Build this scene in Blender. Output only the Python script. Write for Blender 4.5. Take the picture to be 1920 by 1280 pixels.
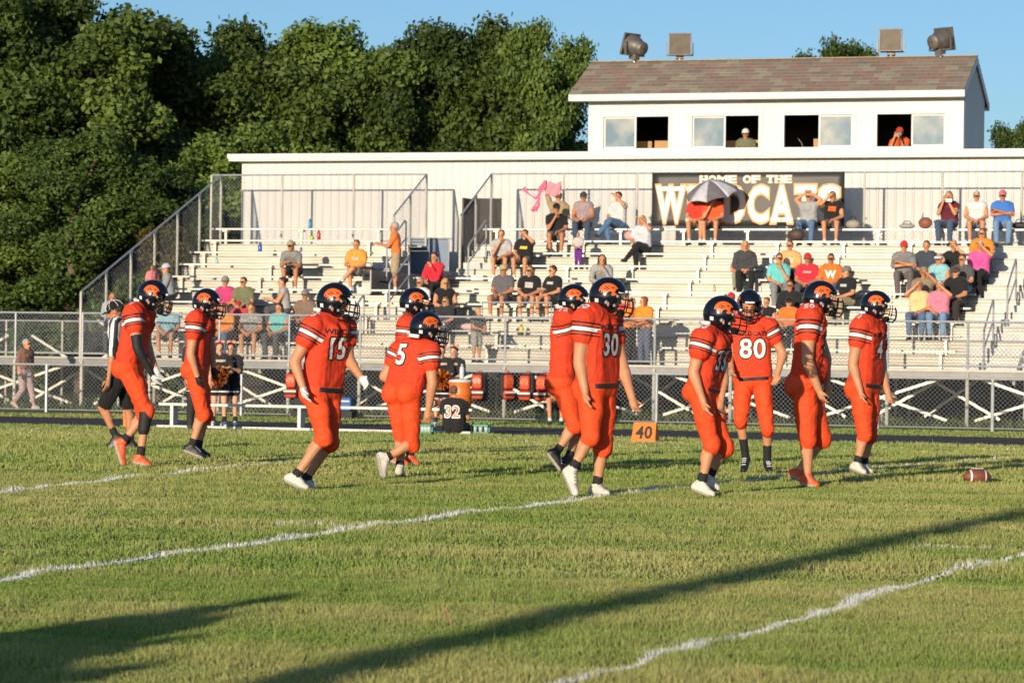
import bpy, bmesh, math, random
import numpy as np
from mathutils import Vector, Matrix
from mathutils.bvhtree import BVHTree
random.seed(7); rng = np.random.default_rng(7)
for o in list(bpy.data.objects): bpy.data.objects.remove(o)
sc = bpy.context.scene; COL = sc.collection
R = math.radians
# ---------------------------------------------------------------- camera
TH = R(17); FPX = 5600.; RO = .0135; CZ = 1.23; PIT = 20 / FPX
CAM = np.array([0, 0, CZ])
FW = np.array([-math.sin(TH) * math.cos(PIT), math.cos(TH) * math.cos(PIT), math.sin(PIT)])
R0 = np.array([math.cos(TH), math.sin(TH), 0]); U0 = np.cross(R0, FW)
RV = math.cos(RO) * R0 + math.sin(RO) * U0; UV = -math.sin(RO) * R0 + math.cos(RO) * U0
cd = bpy.data.cameras.new('camera'); cam = bpy.data.objects.new('camera', cd); COL.objects.link(cam)
cd.sensor_width = 36; cd.lens = 36 * FPX / 1920; cd.clip_end = 2000; cd.clip_start = .1
cam.matrix_world = Matrix(((RV[0], UV[0], -FW[0], 0), (RV[1], UV[1], -FW[1], 0), (RV[2], UV[2], -FW[2], CZ), (0, 0, 0, 1)))
cd.dof.use_dof = True; cd.dof.focus_distance = 27; cd.dof.aperture_fstop = 6.3
sc.camera = cam
# ---------------------------------------------------------------- sky, sun, exposure
SUN_EL = 10.0; SUN_DX = .105
world = bpy.data.worlds.new('World'); sc.world = world; world.use_nodes = True
nt = world.node_tree; bg = nt.nodes['Background']; sky = nt.nodes.new('ShaderNodeTexSky')
sky.sky_type = 'NISHITA'; sky.sun_disc = False; sky.sun_elevation = R(SUN_EL + 4); sky.sun_rotation = math.pi + math.atan(SUN_DX)
sky.air_density = 1.0; sky.dust_density = .6; sky.ozone_density = 5.0
nt.links.new(sky.outputs[0], bg.inputs[0]); bg.inputs[1].default_value = .104
sl = bpy.data.lights.new('sun', 'SUN'); sun = bpy.data.objects.new('sun', sl); COL.objects.link(sun)
sl.energy = 4.3; sl.angle = R(.55); sl.color = (1.0, .84, .63)
sdir = Vector((SUN_DX, 1, -math.tan(R(SUN_EL)) * math.hypot(1, SUN_DX))).normalized()
sun.rotation_euler = sdir.to_track_quat('-Z', 'Y').to_euler()
sc.view_settings.view_transform = 'Standard'; sc.view_settings.look = 'None'
sc.view_settings.exposure = .3; sc.view_settings.gamma = 1
sc.render.resolution_x = 1024; sc.render.resolution_y = 682
sc.cycles.max_bounces = 6; sc.cycles.transparent_max_bounces = 12
# ---------------------------------------------------------------- pixel helpers (a pixel gives a direction; depth comes from what it touches)
def ray(x, y): return FW + RV * ((x - 960) / FPX) - UV * ((y - 640) / FPX)
def atY(x, y, Y): d = ray(x, y); return CAM + d * (Y / d[1])
def atD(x, y, D): return CAM + ray(x, y) * D
def gz(Y):
    a = np.minimum(np.abs(np.asarray(Y, float) - 26) / 31, 1); return -.13 * (1 - np.cos(np.pi * a))
def ground(x, y):
    d = ray(x, y); t = 20.
    for _ in range(60): t += ((float(gz(CAM[1] + d[1] * t)) - CZ) / d[2] - t) * .6
    return CAM + d * t
def depth(P): return float((np.asarray(P) - CAM) @ FW)
# ---------------------------------------------------------------- materials
MATS = {}
def mat(name, col, rough=.6, metal=0., var=0., bump=0., bscale=60., col2=None, nscale=4., sheen=0., trans=0., spec=.5):
    if name in MATS: return MATS[name]
    m = bpy.data.materials.new(name); m.use_nodes = True; t = m.node_tree; b = t.nodes['Principled BSDF']
    c = (*col, 1); b.inputs['Base Color'].default_value = c; b.inputs['Roughness'].default_value = rough; b.inputs['Metallic'].default_value = metal
    b.inputs['Specular IOR Level'].default_value = spec
    if sheen: b.inputs['Sheen Weight'].default_value = sheen
    if var or col2:
        n = t.nodes.new('ShaderNodeTexNoise'); n.inputs['Scale'].default_value = nscale; n.inputs['Detail'].default_value = 6
        g = t.nodes.new('ShaderNodeTexCoord'); t.links.new(g.outputs['Object'], n.inputs['Vector'])
        mx = t.nodes.new('ShaderNodeMix'); mx.data_type = 'RGBA'
        cA = c if col2 else tuple(max(0, v * (1 - var)) for v in col) + (1,); cB = (*col2, 1) if col2 else tuple(min(1, v * (1 + var)) for v in col) + (1,)
        mx.inputs[6].default_value = cA; mx.inputs[7].default_value = cB
        rp = t.nodes.new('ShaderNodeValToRGB'); rp.color_ramp.elements[0].position = .35; rp.color_ramp.elements[1].position = .65
        t.links.new(n.outputs[0], rp.inputs[0]); t.links.new(rp.outputs[0], mx.inputs[0]); t.links.new(mx.outputs[2], b.inputs['Base Color'])
    if bump:
        n2 = t.nodes.new('ShaderNodeTexNoise'); n2.inputs['Scale'].default_value = bscale; n2.inputs['Detail'].default_value = 3
        g2 = t.nodes.new('ShaderNodeTexCoord'); t.links.new(g2.outputs['Object'], n2.inputs['Vector'])
        bp = t.nodes.new('ShaderNodeBump'); bp.inputs['Strength'].default_value = bump; bp.inputs['Distance'].default_value = .02
        t.links.new(n2.outputs[0], bp.inputs['Height']); t.links.new(bp.outputs[0], b.inputs['Normal'])
    MATS[name] = m; return m
def cloth(col, tag=None):
    return mat(tag or 'cloth_%d_%d_%d' % tuple(int(v * 999) for v in col), col, .85, var=.1, bump=.55, bscale=16, nscale=7, sheen=.15, spec=.2)
def skin(i=0):
    cs = [(.56, .255, .13), (.48, .20, .10), (.62, .33, .20), (.40, .19, .10)]
    return mat('skin%d' % i, cs[i], .5, var=.07, nscale=12, spec=.35)
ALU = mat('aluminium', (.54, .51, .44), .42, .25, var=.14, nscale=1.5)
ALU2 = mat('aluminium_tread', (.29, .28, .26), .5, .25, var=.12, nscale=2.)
GALV = mat('galvanised', (.50, .51, .52), .42, .6, var=.1, nscale=5)
WIRE = mat('wire', (.52, .53, .53), .45, .5)
WHITE = mat('white_paint', (.62, .60, .57), .5, var=.04, nscale=.7)
SIDING = mat('white_siding', (.575, .56, .53), .45, var=.05, nscale=.5)
BLACK = mat('black_plastic', (.012, .012, .014), .45)
DARK = mat('doorway_shade', (.035, .028, .022), .8)
# ---------------------------------------------------------------- mesh helpers
def link(o, parent=None, label=None, cat=None, group=None, kind=None):
    if o.name not in COL.objects: COL.objects.link(o)
    if parent is not None: o.parent = parent
    if label: o['label'] = label
    if cat: o['category'] = cat
    if group: o['group'] = group
    if kind: o['kind'] = kind
    return o
def empty(name, loc, label, cat, group=None, rz=0):
    o = bpy.data.objects.new(name, None); o.location = loc; o.rotation_euler[2] = rz; o.empty_display_size = .1
    return link(o, None, label, cat, group)
class MB:
    def __init__(s): s.v = []; s.f = []; s.m = []
    def add(s, V, F, mi=0):
        n = len(s.v); s.v.extend([tuple(map(float, p)) for p in V]); s.f.extend([tuple(i + n for i in q) for q in F]); s.m.extend([mi] * len(F)); return s
    def box(s, lo, hi, mi=0):
        x0, y0, z0 = lo; x1, y1, z1 = hi
        V = [(x0, y0, z0), (x1, y0, z0), (x1, y1, z0), (x0, y1, z0), (x0, y0, z1), (x1, y0, z1), (x1, y1, z1), (x0, y1, z1)]
        return s.add(V, [(0, 3, 2, 1), (4, 5, 6, 7), (0, 1, 5, 4), (1, 2, 6, 5), (2, 3, 7, 6), (3, 0, 4, 7)], mi)
    def tube(s, pts, r, n=8, mi=0, cap=True):
        pts = [np.array(p, float) for p in pts]; rr = r if hasattr(r, '__len__') else [r] * len(pts); rings = []; up = None
        for i, p in enumerate(pts):
            d = pts[min(i + 1, len(pts) - 1)] - pts[max(i - 1, 0)]; d = d / (np.linalg.norm(d) + 1e-12)
            if up is None: up = np.array([0, 0, 1.]) if abs(d[2]) < .9 else np.array([1., 0, 0])
            a = np.cross(up, d); a /= np.linalg.norm(a); b = np.cross(d, a); up = b
            rings.append([p + rr[i] * (math.cos(k * 2 * math.pi / n) * a + math.sin(k * 2 * math.pi / n) * b) for k in range(n)])
        V = [q for g in rings for q in g]; F = []
        for i in range(len(pts) - 1):
            for k in range(n): F.append((i * n + k, i * n + (k + 1) % n, (i + 1) * n + (k + 1) % n, (i + 1) * n + k))
        if cap: F.append(tuple(range(n - 1, -1, -1))); F.append(tuple((len(pts) - 1) * n + k for k in range(n)))
        return s.add(V, F, mi)
    def beam(s, a, b, w, h, mi=0):
        a = np.array(a, float); b = np.array(b, float); d = b - a; d /= np.linalg.norm(d)
        up = np.array([0, 0, 1.]) if abs(d[2]) < .95 else np.array([0, 1., 0])
        x = np.cross(d, up); x /= np.linalg.norm(x); y = np.cross(x, d)
        V = [p + sx * w / 2 * x + sy * h / 2 * y for p in (a, b) for sx, sy in ((-1, -1), (1, -1), (1, 1), (-1, 1))]
        return s.add(V, [(0, 1, 2, 3)[::-1], (4, 5, 6, 7)[::-1][::-1], (0, 1, 5, 4), (1, 2, 6, 5), (2, 3, 7, 6), (3, 0, 4, 7)], mi)
    def lathe(s, prof, c=(0, 0, 0), n=20, mi=0):
        V = []; F = []
        for r, z in prof:
            for k in range(n): V.append((c[0] + r * math.cos(2 * math.pi * k / n), c[1] + r * math.sin(2 * math.pi * k / n), c[2] + z))
        for i in range(len(prof) - 1):
            for k in range(n): F.append((i * n + k, i * n + (k + 1) % n, (i + 1) * n + (k + 1) % n, (i + 1) * n + k))
        F.append(tuple(range(n - 1, -1, -1))); F.append(tuple((len(prof) - 1) * n + k for k in range(n)))
        return s.add(V, F, mi)
    def ell(s, c, r, n=14, k=9, mi=0, M=None):
        V = []; F = []
        for i in range(k + 1):
            a = math.pi * i / k
            for j in range(n):
                q = np.array([r[0] * math.sin(a) * math.cos(2 * math.pi * j / n), r[1] * math.sin(a) * math.sin(2 * math.pi * j / n), r[2] * math.cos(a)])
                if M is not None: q = M @ q
                V.append(q + np.array(c))
        for i in range(k):
            for j in range(n): F.append((i * n + j, (i + 1) * n + j, (i + 1) * n + (j + 1) % n, i * n + (j + 1) % n))
        return s.add(V, F, mi)
    def mesh(s, name, mats, smooth=False):
        me = bpy.data.meshes.new(name); me.from_pydata(s.v, [], s.f)
        for m in (mats if isinstance(mats, (list, tuple)) else [mats]): me.materials.append(m)
        me.polygons.foreach_set('material_index', s.m)
        if smooth: me.polygons.foreach_set('use_smooth', [True] * len(s.f))
        me.update(); return me
    def obj(s, name, mats, parent=None, label=None, cat=None, group=None, kind=None, smooth=False, origin=None):
        if origin is not None:
            o3 = np.array(origin, float); s.v = [tuple(np.array(p) - o3) for p in s.v]
        ob = bpy.data.objects.new(name, s.mesh(name, mats, smooth))
        if origin is not None: ob.location = origin
        if parent is not None:
            pl = Vector(world_loc(parent)); ob.location = Vector(ob.location) - pl if origin is not None else -pl
        return link(ob, parent, label, cat, group, kind)
def world_loc(o):
    p = Vector(o.location)
    while o.parent is not None: o = o.parent; p = p + Vector(o.location)
    return p
def bevel(ob, w=.01, seg=2):
    md = ob.modifiers.new('bevel', 'BEVEL'); md.width = w; md.segments = seg; md.limit_method = 'ANGLE'; return ob
def wires(a, b, h, pitch=.068, w=.0032, slope=None):
    """chain link: straight diagonal wires over the strip from a to b (ground line) of height h (h may be (h0,h1) vector tops)"""
    a = np.array(a, float); b = np.array(b, float); L = np.linalg.norm(b - a); d = (b - a) / L
    mb = MB(); nrm = np.array([d[1], -d[0], 0]); nrm /= np.linalg.norm(nrm) + 1e-9
    st = pitch * 1.414
    for sgn, off in ((1, 0), (-1, .003)):
        s0 = -h
        while s0 < L + h:
            # wire runs s = s0 + sgn*z
            z0, z1 = 0., h
            sA = s0 if sgn > 0 else s0; sB = s0 + sgn * h
            lo, hi = 0., 1.
            for v in ((sA, sB),):
                if sgn > 0:
                    lo = max(lo, (0 - sA) / h); hi = min(hi, (L - sA) / h)
                else:
                    lo = max(lo, (sA - L) / h); hi = min(hi, sA / h)
            if hi - lo > .01:
                P = [a + d * (sA + sgn * h * q) + np.array([0, 0, h * q]) + nrm * off for q in (lo, hi)]
                e = (d * 1 - np.array([0, 0, 1.]) * sgn) / 1.414 * w
                V = [P[0] + e, P[0] - e, P[0] + nrm * w * 1.4, P[1] + e, P[1] - e, P[1] + nrm * w * 1.4]
                mb.add(V, [(0, 1, 4, 3), (1, 2, 5, 4), (2, 0, 3, 5)])
            s0 += st
    return mb
# ================================================================ ground, track, lines, grass
def ground_mat():
    m = bpy.data.materials.new('turf_soil'); m.use_nodes = True; t = m.node_tree; b = t.nodes['Principled BSDF']; b.inputs['Roughness'].default_value = .95
    g = t.nodes.new('ShaderNodeTexCoord'); cols = []
    n1 = t.nodes.new('ShaderNodeTexNoise'); n1.inputs['Scale'].default_value = .55; n1.inputs['Detail'].default_value = 8; n1.inputs['Roughness'].default_value = .65
    n2 = t.nodes.new('ShaderNodeTexNoise'); n2.inputs['Scale'].default_value = 22; n2.inputs['Detail'].default_value = 6
    r1 = t.nodes.new('ShaderNodeValToRGB'); e = r1.color_ramp.elements; e[0].position = .36; e[0].color = (.12, .19, .035, 1); e[1].position = .66; e[1].color = (.24, .25, .075, 1)
    r2 = t.nodes.new('ShaderNodeValToRGB'); e = r2.color_ramp.elements; e[0].position = .3; e[0].color = (.45, .45, .45, 1); e[1].position = .7; e[1].color = (1, 1, 1, 1)
    mx = t.nodes.new('ShaderNodeMix'); mx.data_type = 'RGBA'; mx.blend_type = 'MULTIPLY'; mx.inputs[0].default_value = 1
    for n in (n1, n2): t.links.new(g.outputs['Object'], n.inputs['Vector'])
    t.links.new(n1.outputs[0], r1.inputs[0]); t.links.new(n2.outputs[0], r2.inputs[0]); t.links.new(r1.outputs[0], mx.inputs[6]); t.links.new(r2.outputs[0], mx.inputs[7]); t.links.new(mx.outputs[2], b.inputs[0])
    bp = t.nodes.new('ShaderNodeBump'); bp.inputs['Strength'].default_value = .8; bp.inputs['Distance'].default_value = .04; t.links.new(n2.outputs[0], bp.inputs['Height']); t.links.new(bp.outputs[0], b.inputs['Normal'])
    return m
ys = np.concatenate([[-300, -60], np.arange(-5, 58, 1.0), [62, 80, 120, 900]]); mb = MB()
for i, y in enumerate(ys):
    z = float(gz(y)); mb.v += [(-500, y, z), (500, y, z)]
mb.f = [(2 * i, 2 * i + 1, 2 * i + 3, 2 * i + 2) for i in range(len(ys) - 1)]; mb.m = [0] * len(mb.f)
mb.obj('ground', ground_mat(), kind='structure', smooth=True)
TRK0, TRK1 = 50.6, 56.6
mb = MB(); yy = np.linspace(TRK0, TRK1, 7)
for y in yy: mb.v += [(-120, y, float(gz(y)) + .006), (120, y, float(gz(y)) + .006)]
mb.f = [(2 * i, 2 * i + 1, 2 * i + 3, 2 * i + 2) for i in range(6)]; mb.m = [0] * 6
mb.obj('track', mat('asphalt', (.030, .030, .034), .9, var=.25, nscale=1.2, bump=.3, bscale=80), kind='structure')
# painted lines: (x0,y0,x1,y1,width)
LINES = [(-7.53 - .085 * 6, 9, -7.53 + .085 * 29, 44, .105), (-3.23 - .105 * 4, 8, -3.23 + .105 * 30, 42, .09), (-11.15, 19, -11.98, 32, .105)] + [(-30, 46.3, 10, 46.3, .10), (-30, 43.2, -8, 43.2, .07)]
for px in ((600, 988), (1812, 1028)):
    g = ground(*px); LINES.append((g[0] - .3, g[1], g[0] + .3, g[1], .1))
def line_dist(X, Y):
    best = np.full(X.shape, 9.)
    for x0, y0, x1, y1, w in LINES:
        L = math.hypot(x1 - x0, y1 - y0); dx, dy = (x1 - x0) / L, (y1 - y0) / L
        s = np.clip((X - x0) * dx + (Y - y0) * dy, 0, L); wob = .03 * np.sin(s * 1.3 + x0) + .018 * np.sin(s * 4.1) + .01 * np.sin(s * 11)
        d = np.hypot(X - x0 - s * dx - wob * -dy, Y - y0 - s * dy - wob * dx) / (w * .5)
        d = d * (1 + np.clip(Y - 27, 0, 30) * (.10 if y1 - y0 > 5 else 0))
        if w < .101: d = d * (1.0 + .9 * (np.sin(s * 1.7 + 1) * np.sin(s * .63) > .05))
        best = np.minimum(best, d)
    return best
# painted soil strips under the blades
PAINT = bpy.data.materials.new('chalk_paint'); PAINT.use_nodes = True; t = PAINT.node_tree; b = t.nodes['Principled BSDF']; b.inputs['Roughness'].default_value = .95
n = t.nodes.new('ShaderNodeTexNoise'); n.inputs['Scale'].default_value = 14; n.inputs['Detail'].default_value = 6; g_ = t.nodes.new('ShaderNodeTexCoord'); t.links.new(g_.outputs['Object'], n.inputs['Vector'])
rp = t.nodes.new('ShaderNodeValToRGB'); e = rp.color_ramp.elements; e[0].position = .40; e[0].color = (.07, .10, .02, 1); e[1].position = .56; e[1].color = (.66, .68, .66, 1); t.links.new(n.outputs[0], rp.inputs[0]); t.links.new(rp.outputs[0], b.inputs[0])
for x0, y0, x1, y1, w in LINES:
    L = math.hypot(x1 - x0, y1 - y0); dx, dy = (x1 - x0) / L, (y1 - y0) / L; k = max(2, int(L / .12)); mb = MB()
    for i in range(k + 1):
        s = L * i / k; wob = .03 * math.sin(s * 1.3 + x0) + .018 * math.sin(s * 4.1) + .01 * math.sin(s * 11); ww = w * .42 * (1 + .25 * math.sin(s * 7.3)) / (1 + (max(0, s + y0 - 27) * .10 if L > 10 and dy > .5 else 0))
        if w < .101 and math.sin(s * 1.7 + 1) * math.sin(s * .63) > .05: ww *= .15
        for sg in (-1, 1):
            X = x0 + dx * s - dy * (wob + sg * ww); Y = y0 + dy * s + dx * (wob + sg * ww); mb.v.append((X, Y, float(gz(Y)) + .005))
    mb.f = [(2 * i, 2 * i + 2, 2 * i + 3, 2 * i + 1) for i in range(k)]; mb.m = [0] * k
    mb.obj('field_line' if L < 2 else 'yard_line', PAINT, kind='structure')
# grass blades
GR = bpy.data.materials.new('grass_blade'); GR.use_nodes = True; t = GR.node_tree; b = t.nodes['Principled BSDF']; b.inputs['Roughness'].default_value = .6
b.inputs['Specular IOR Level'].default_value = .25
ca = t.nodes.new('ShaderNodeVertexColor'); ca.layer_name = 'col'; t.links.new(ca.outputs[0], b.inputs[0])
tr = t.nodes.new('ShaderNodeBsdfTranslucent'); t.links.new(ca.outputs[0], tr.inputs[0]); ms = t.nodes.new('ShaderNodeMixShader'); ms.inputs[0].default_value = .14
t.links.new(b.outputs[0], ms.inputs[1]); t.links.new(tr.outputs[0], ms.inputs[2]); t.links.new(ms.outputs[0], t.nodes['Material Output'].inputs[0])
def patch(X, Y, s, seed):
    r = np.random.default_rng(seed); out = np.zeros(X.shape)
    for k in range(6):
        a = r.uniform(0, 6.28); f = s * (1.5 ** k); out += np.sin((X * math.cos(a) + Y * math.sin(a)) * f + r.uniform(0, 6)) * (.72 ** k)
    return out
def grass(name, d0, d1, dens, hmul, wmul, label):
    # random points in the view wedge between depths d0,d1
    n = int(dens); u = rng.random(n); D = np.sqrt(d0 ** 2 + u * (d1 ** 2 - d0 ** 2)) if d1 < 30 else d0 * (d1 / d0) ** u
    S = (rng.random(n) - .5) * (2 * 965 / FPX) * 1.04 * D + 0
    X = -math.sin(TH) * D + math.cos(TH) * S; Y = math.cos(TH) * D + math.sin(TH) * S
    k = (Y < TRK0 - .05) | ((Y > TRK1 + .05) & (Y < 61.2)); X, Y, D = X[k], Y[k], D[k]; n = len(X); Z = gz(Y)
    p1 = patch(X, Y, .9, 1); p2 = patch(X, Y, 3.1, 2); dry = np.clip(.36 + .14 * p1 + .12 * p2 + rng.normal(0, .13, n), 0, 1)
    tall = np.clip(.8 + .2 * p2 + .18 * patch(X, Y, 1.7, 3) + .16 * patch(X, Y, 9., 5), .4, 1.9)
    h = (.018 + .024 * rng.random(n)) * hmul * tall; w = (.0022 + .0018 * rng.random(n)) * wmul
    ok = rng.random(n) < .004; h = np.where(ok, h * 1.9, h)
    a = rng.random(n) * 6.283; lean = rng.normal(0, .55, n) * h; la = rng.random(n) * 6.283
    B = np.stack([X, Y, Z], 1); dx = np.stack([np.cos(a) * w, np.sin(a) * w, 0 * w], 1); tip = B + np.stack([np.cos(la) * lean, np.sin(la) * lean, h], 1)
    V = np.empty((n, 3, 3)); V[:, 0] = B - dx; V[:, 1] = B + dx; V[:, 2] = tip
    g0 = np.array([.205, .31, .055]); g1 = np.array([.49, .45, .175]); c = g0 + (g1 - g0) * dry[:, None]; c *= (.86 + .28 * rng.random(n))[:, None]
    wd = line_dist(X, Y); pw = np.clip(1.25 - wd * .8 + rng.normal(0, .25, n), 0, 1)[:, None]; pw[wd > 2.2] = 0; c = c * (1 - pw) + np.array([.80, .81, .79]) * pw
    me = bpy.data.meshes.new(name); me.vertices.add(3 * n); me.vertices.foreach_set('co', V.reshape(-1).astype(np.float32))
    me.loops.add(3 * n); me.loops.foreach_set('vertex_index', np.arange(3 * n, dtype=np.int32)); me.polygons.add(n); me.polygons.foreach_set('loop_start', np.arange(0, 3 * n, 3, dtype=np.int32))
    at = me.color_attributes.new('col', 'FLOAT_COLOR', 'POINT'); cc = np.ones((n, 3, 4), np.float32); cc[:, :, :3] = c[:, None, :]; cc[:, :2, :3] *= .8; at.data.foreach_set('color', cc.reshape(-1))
    me.materials.append(GR); me.update(); o = bpy.data.objects.new(name, me); link(o, None, label, 'grass', kind='stuff')
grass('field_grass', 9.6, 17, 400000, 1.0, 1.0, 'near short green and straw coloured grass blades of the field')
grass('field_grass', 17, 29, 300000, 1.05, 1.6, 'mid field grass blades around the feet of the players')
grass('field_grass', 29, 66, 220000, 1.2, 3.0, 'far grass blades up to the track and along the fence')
# two dry stalks in the foreground
for px, h in (((836, 1172), .115), ((846, 1176), .085)):
    g = ground(*px); MB().tube([g, g + np.array([-.01, 0, h * .6]), g + np.array([-.03, .01, h])], [.004, .003, .001], 5).obj('dry_stalk', mat('straw', (.36, .2, .11), .8), label='dry straw stalk standing in the foreground grass, ' + ('taller one' if h > .1 else 'shorter one'), cat='stalk', origin=g)
# ================================================================ trees
def leaf_mat(name, c0, c1):
    m = bpy.data.materials.new(name); m.use_nodes = True; t = m.node_tree; b = t.nodes['Principled BSDF']; b.inputs['Roughness'].default_value = .55; b.inputs['Specular IOR Level'].default_value = .25
    ov = t.nodes.new('ShaderNodeVertexColor'); ov.layer_name = 'col'; ob_ = t.nodes.new('ShaderNodeObjectInfo'); mr = t.nodes.new('ShaderNodeMapRange'); mr.inputs[3].default_value = .55; mr.inputs[4].default_value = 1.15; t.links.new(ob_.outputs['Random'], mr.inputs[0]); oi = t.nodes.new('ShaderNodeHueSaturation'); t.links.new(ov.outputs[0], oi.inputs['Color']); t.links.new(mr.outputs[0], oi.inputs['Value']); t.links.new(oi.outputs[0], b.inputs[0])
    tr = t.nodes.new('ShaderNodeBsdfTranslucent'); t.links.new(oi.outputs[0], tr.inputs[0]); ms = t.nodes.new('ShaderNodeMixShader'); ms.inputs[0].default_value = .22
    t.links.new(b.outputs[0], ms.inputs[1]); t.links.new(tr.outputs[0], ms.inputs[2]); t.links.new(ms.outputs[0], t.nodes['Material Output'].inputs[0]); return m
LEAF = leaf_mat('leaf', 0, 0); BARK = mat('bark', (.16, .12, .085), .9, var=.3, nscale=6, bump=.5, bscale=18)
def tree_variant(seed, H=13., Rw=3.6, low=.16, nl=64000, c0=(.055, .095, .018), c1=(.18, .26, .05)):
    r = np.random.default_rng(seed); tb = MB(); top = np.array([r.normal(0, .3), r.normal(0, .3), H * .86])
    tr_pts = [np.array([0, 0, -.2]), np.array([.1, 0, H * .3]), np.array([r.normal(0, .25), r.normal(0, .25), H * .6]), top]
    tb.tube(tr_pts, [.26, .2, .12, .03], 9)
    cl = []; nl_ = 19; nclump = nl_ * 8
    for i in range(nl_):
        zf = low + (1 - low) * ((i + r.uniform(.1, .9)) / nl_) * .93 + .03; prof = math.sin(math.pi * min(1, max(.1, (zf - low + .14) / (1.14 - low)))) ** .65
        a = i * 2.4 + r.normal(0, .5); rad = Rw * prof * r.uniform(.45, 1.0); L = np.array([rad * math.cos(a), rad * math.sin(a), zf * H]); lr = r.uniform(.85, 1.5) * (1.1 - .45 * zf)
        b0 = tr_pts[1] + (tr_pts[3] - tr_pts[1]) * max(0, min(.97, (zf - .40) / .56)); tb.tube([b0, b0 * .5 + L * .5 + np.array([0, 0, -.2]), L, L + (L - b0) * .25 + np.array([0, 0, .3])], [.10, .07, .04, .012], 6)
        for j in range(8):
            d_ = r.normal(0, 1, 3); d_ /= np.linalg.norm(d_); d_[2] = d_[2] * .7 + .15; c = L + d_ * lr * r.uniform(.55, 1.25); cl.append(c)
            if j % 4 == 0: tb.tube([L, (L + c) / 2 + np.array([0, 0, -.08]), c], [.04, .028, .01], 5)
    P = []; N = []; per = nl // nclump; CI = []
    for i, c in enumerate(cl):
        q = r.normal(0, 1, (per, 3)); q /= np.linalg.norm(q, axis=1)[:, None]; s = np.array([1.25, 1.25, .85]) * r.uniform(.36, .72)
        rr = r.uniform(.35, 1., per) ** .5; p = c + q * s * rr[:, None] + r.normal(0, .15, (per, 3)); P.append(p); N.append(q); CI += [i] * per
    P = np.concatenate(P); N = np.concatenate(N); CI = np.array(CI); n = len(P); nn = N + r.normal(0, .7, (n, 3)); nn /= np.linalg.norm(nn, axis=1)[:, None]
    ax = np.cross(nn, r.normal(0, 1, (n, 3))); ax /= np.linalg.norm(ax, axis=1)[:, None]; bx = np.cross(nn, ax); sz = r.uniform(.045, .12, n)[:, None]
    V = np.empty((n, 4, 3)); V[:, 0] = P - ax * sz * 1.2; V[:, 1] = P + bx * sz * .7; V[:, 2] = P + ax * sz * 1.3; V[:, 3] = P - bx * sz * .7
    tone = r.uniform(0, 1, nclump)[CI] * .6 + r.uniform(0, 1, n) * .4; c = np.array(c0) + (np.array(c1) - np.array(c0)) * tone[:, None]
    me = bpy.data.meshes.new('crown'); me.vertices.add(4 * n); me.vertices.foreach_set('co', V.reshape(-1).astype(np.float32)); me.loops.add(4 * n); me.loops.foreach_set('vertex_index', np.arange(4 * n, dtype=np.int32))
    me.polygons.add(n); me.polygons.foreach_set('loop_start', np.arange(0, 4 * n, 4, dtype=np.int32)); at = me.color_attributes.new('col', 'FLOAT_COLOR', 'POINT'); cc = np.ones((n, 4, 4), np.float32); cc[:, :, :3] = c[:, None, :]; at.data.foreach_set('color', cc.reshape(-1))
    me.materials.append(LEAF); me.update(); return tb.mesh('trunk', BARK, True), me
TV = [tree_variant(11), tree_variant(12, 13, 4.2, .1), tree_variant(13, 13, 3.2, .2), tree_variant(14, 13, 3.9, .05, c0=(.032, .058, .012), c1=(.105, .165, .035)), tree_variant(15, 13, 4., .02, 26000, c0=(.075, .085, .018), c1=(.17, .13, .03))]
def tree(px, Y, ytop, v, rz, label, wide=1., group='trees of the wood behind the grandstand'):
    p = atY(px, 700, Y); base = np.array([p[0], Y, float(gz(Y))]); top = atY(px, ytop, Y)[2] - .55; s = (top - base[2]) / 13.
    e = empty('broadleaf_tree', base, label, 'tree', group, rz); t_, c_ = TV[v]
    for nm, me in (('trunk', t_), ('crown', c_)):
        o = bpy.data.objects.new(nm, me); o.scale = (s * wide, s * wide, s); link(o, e)
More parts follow.
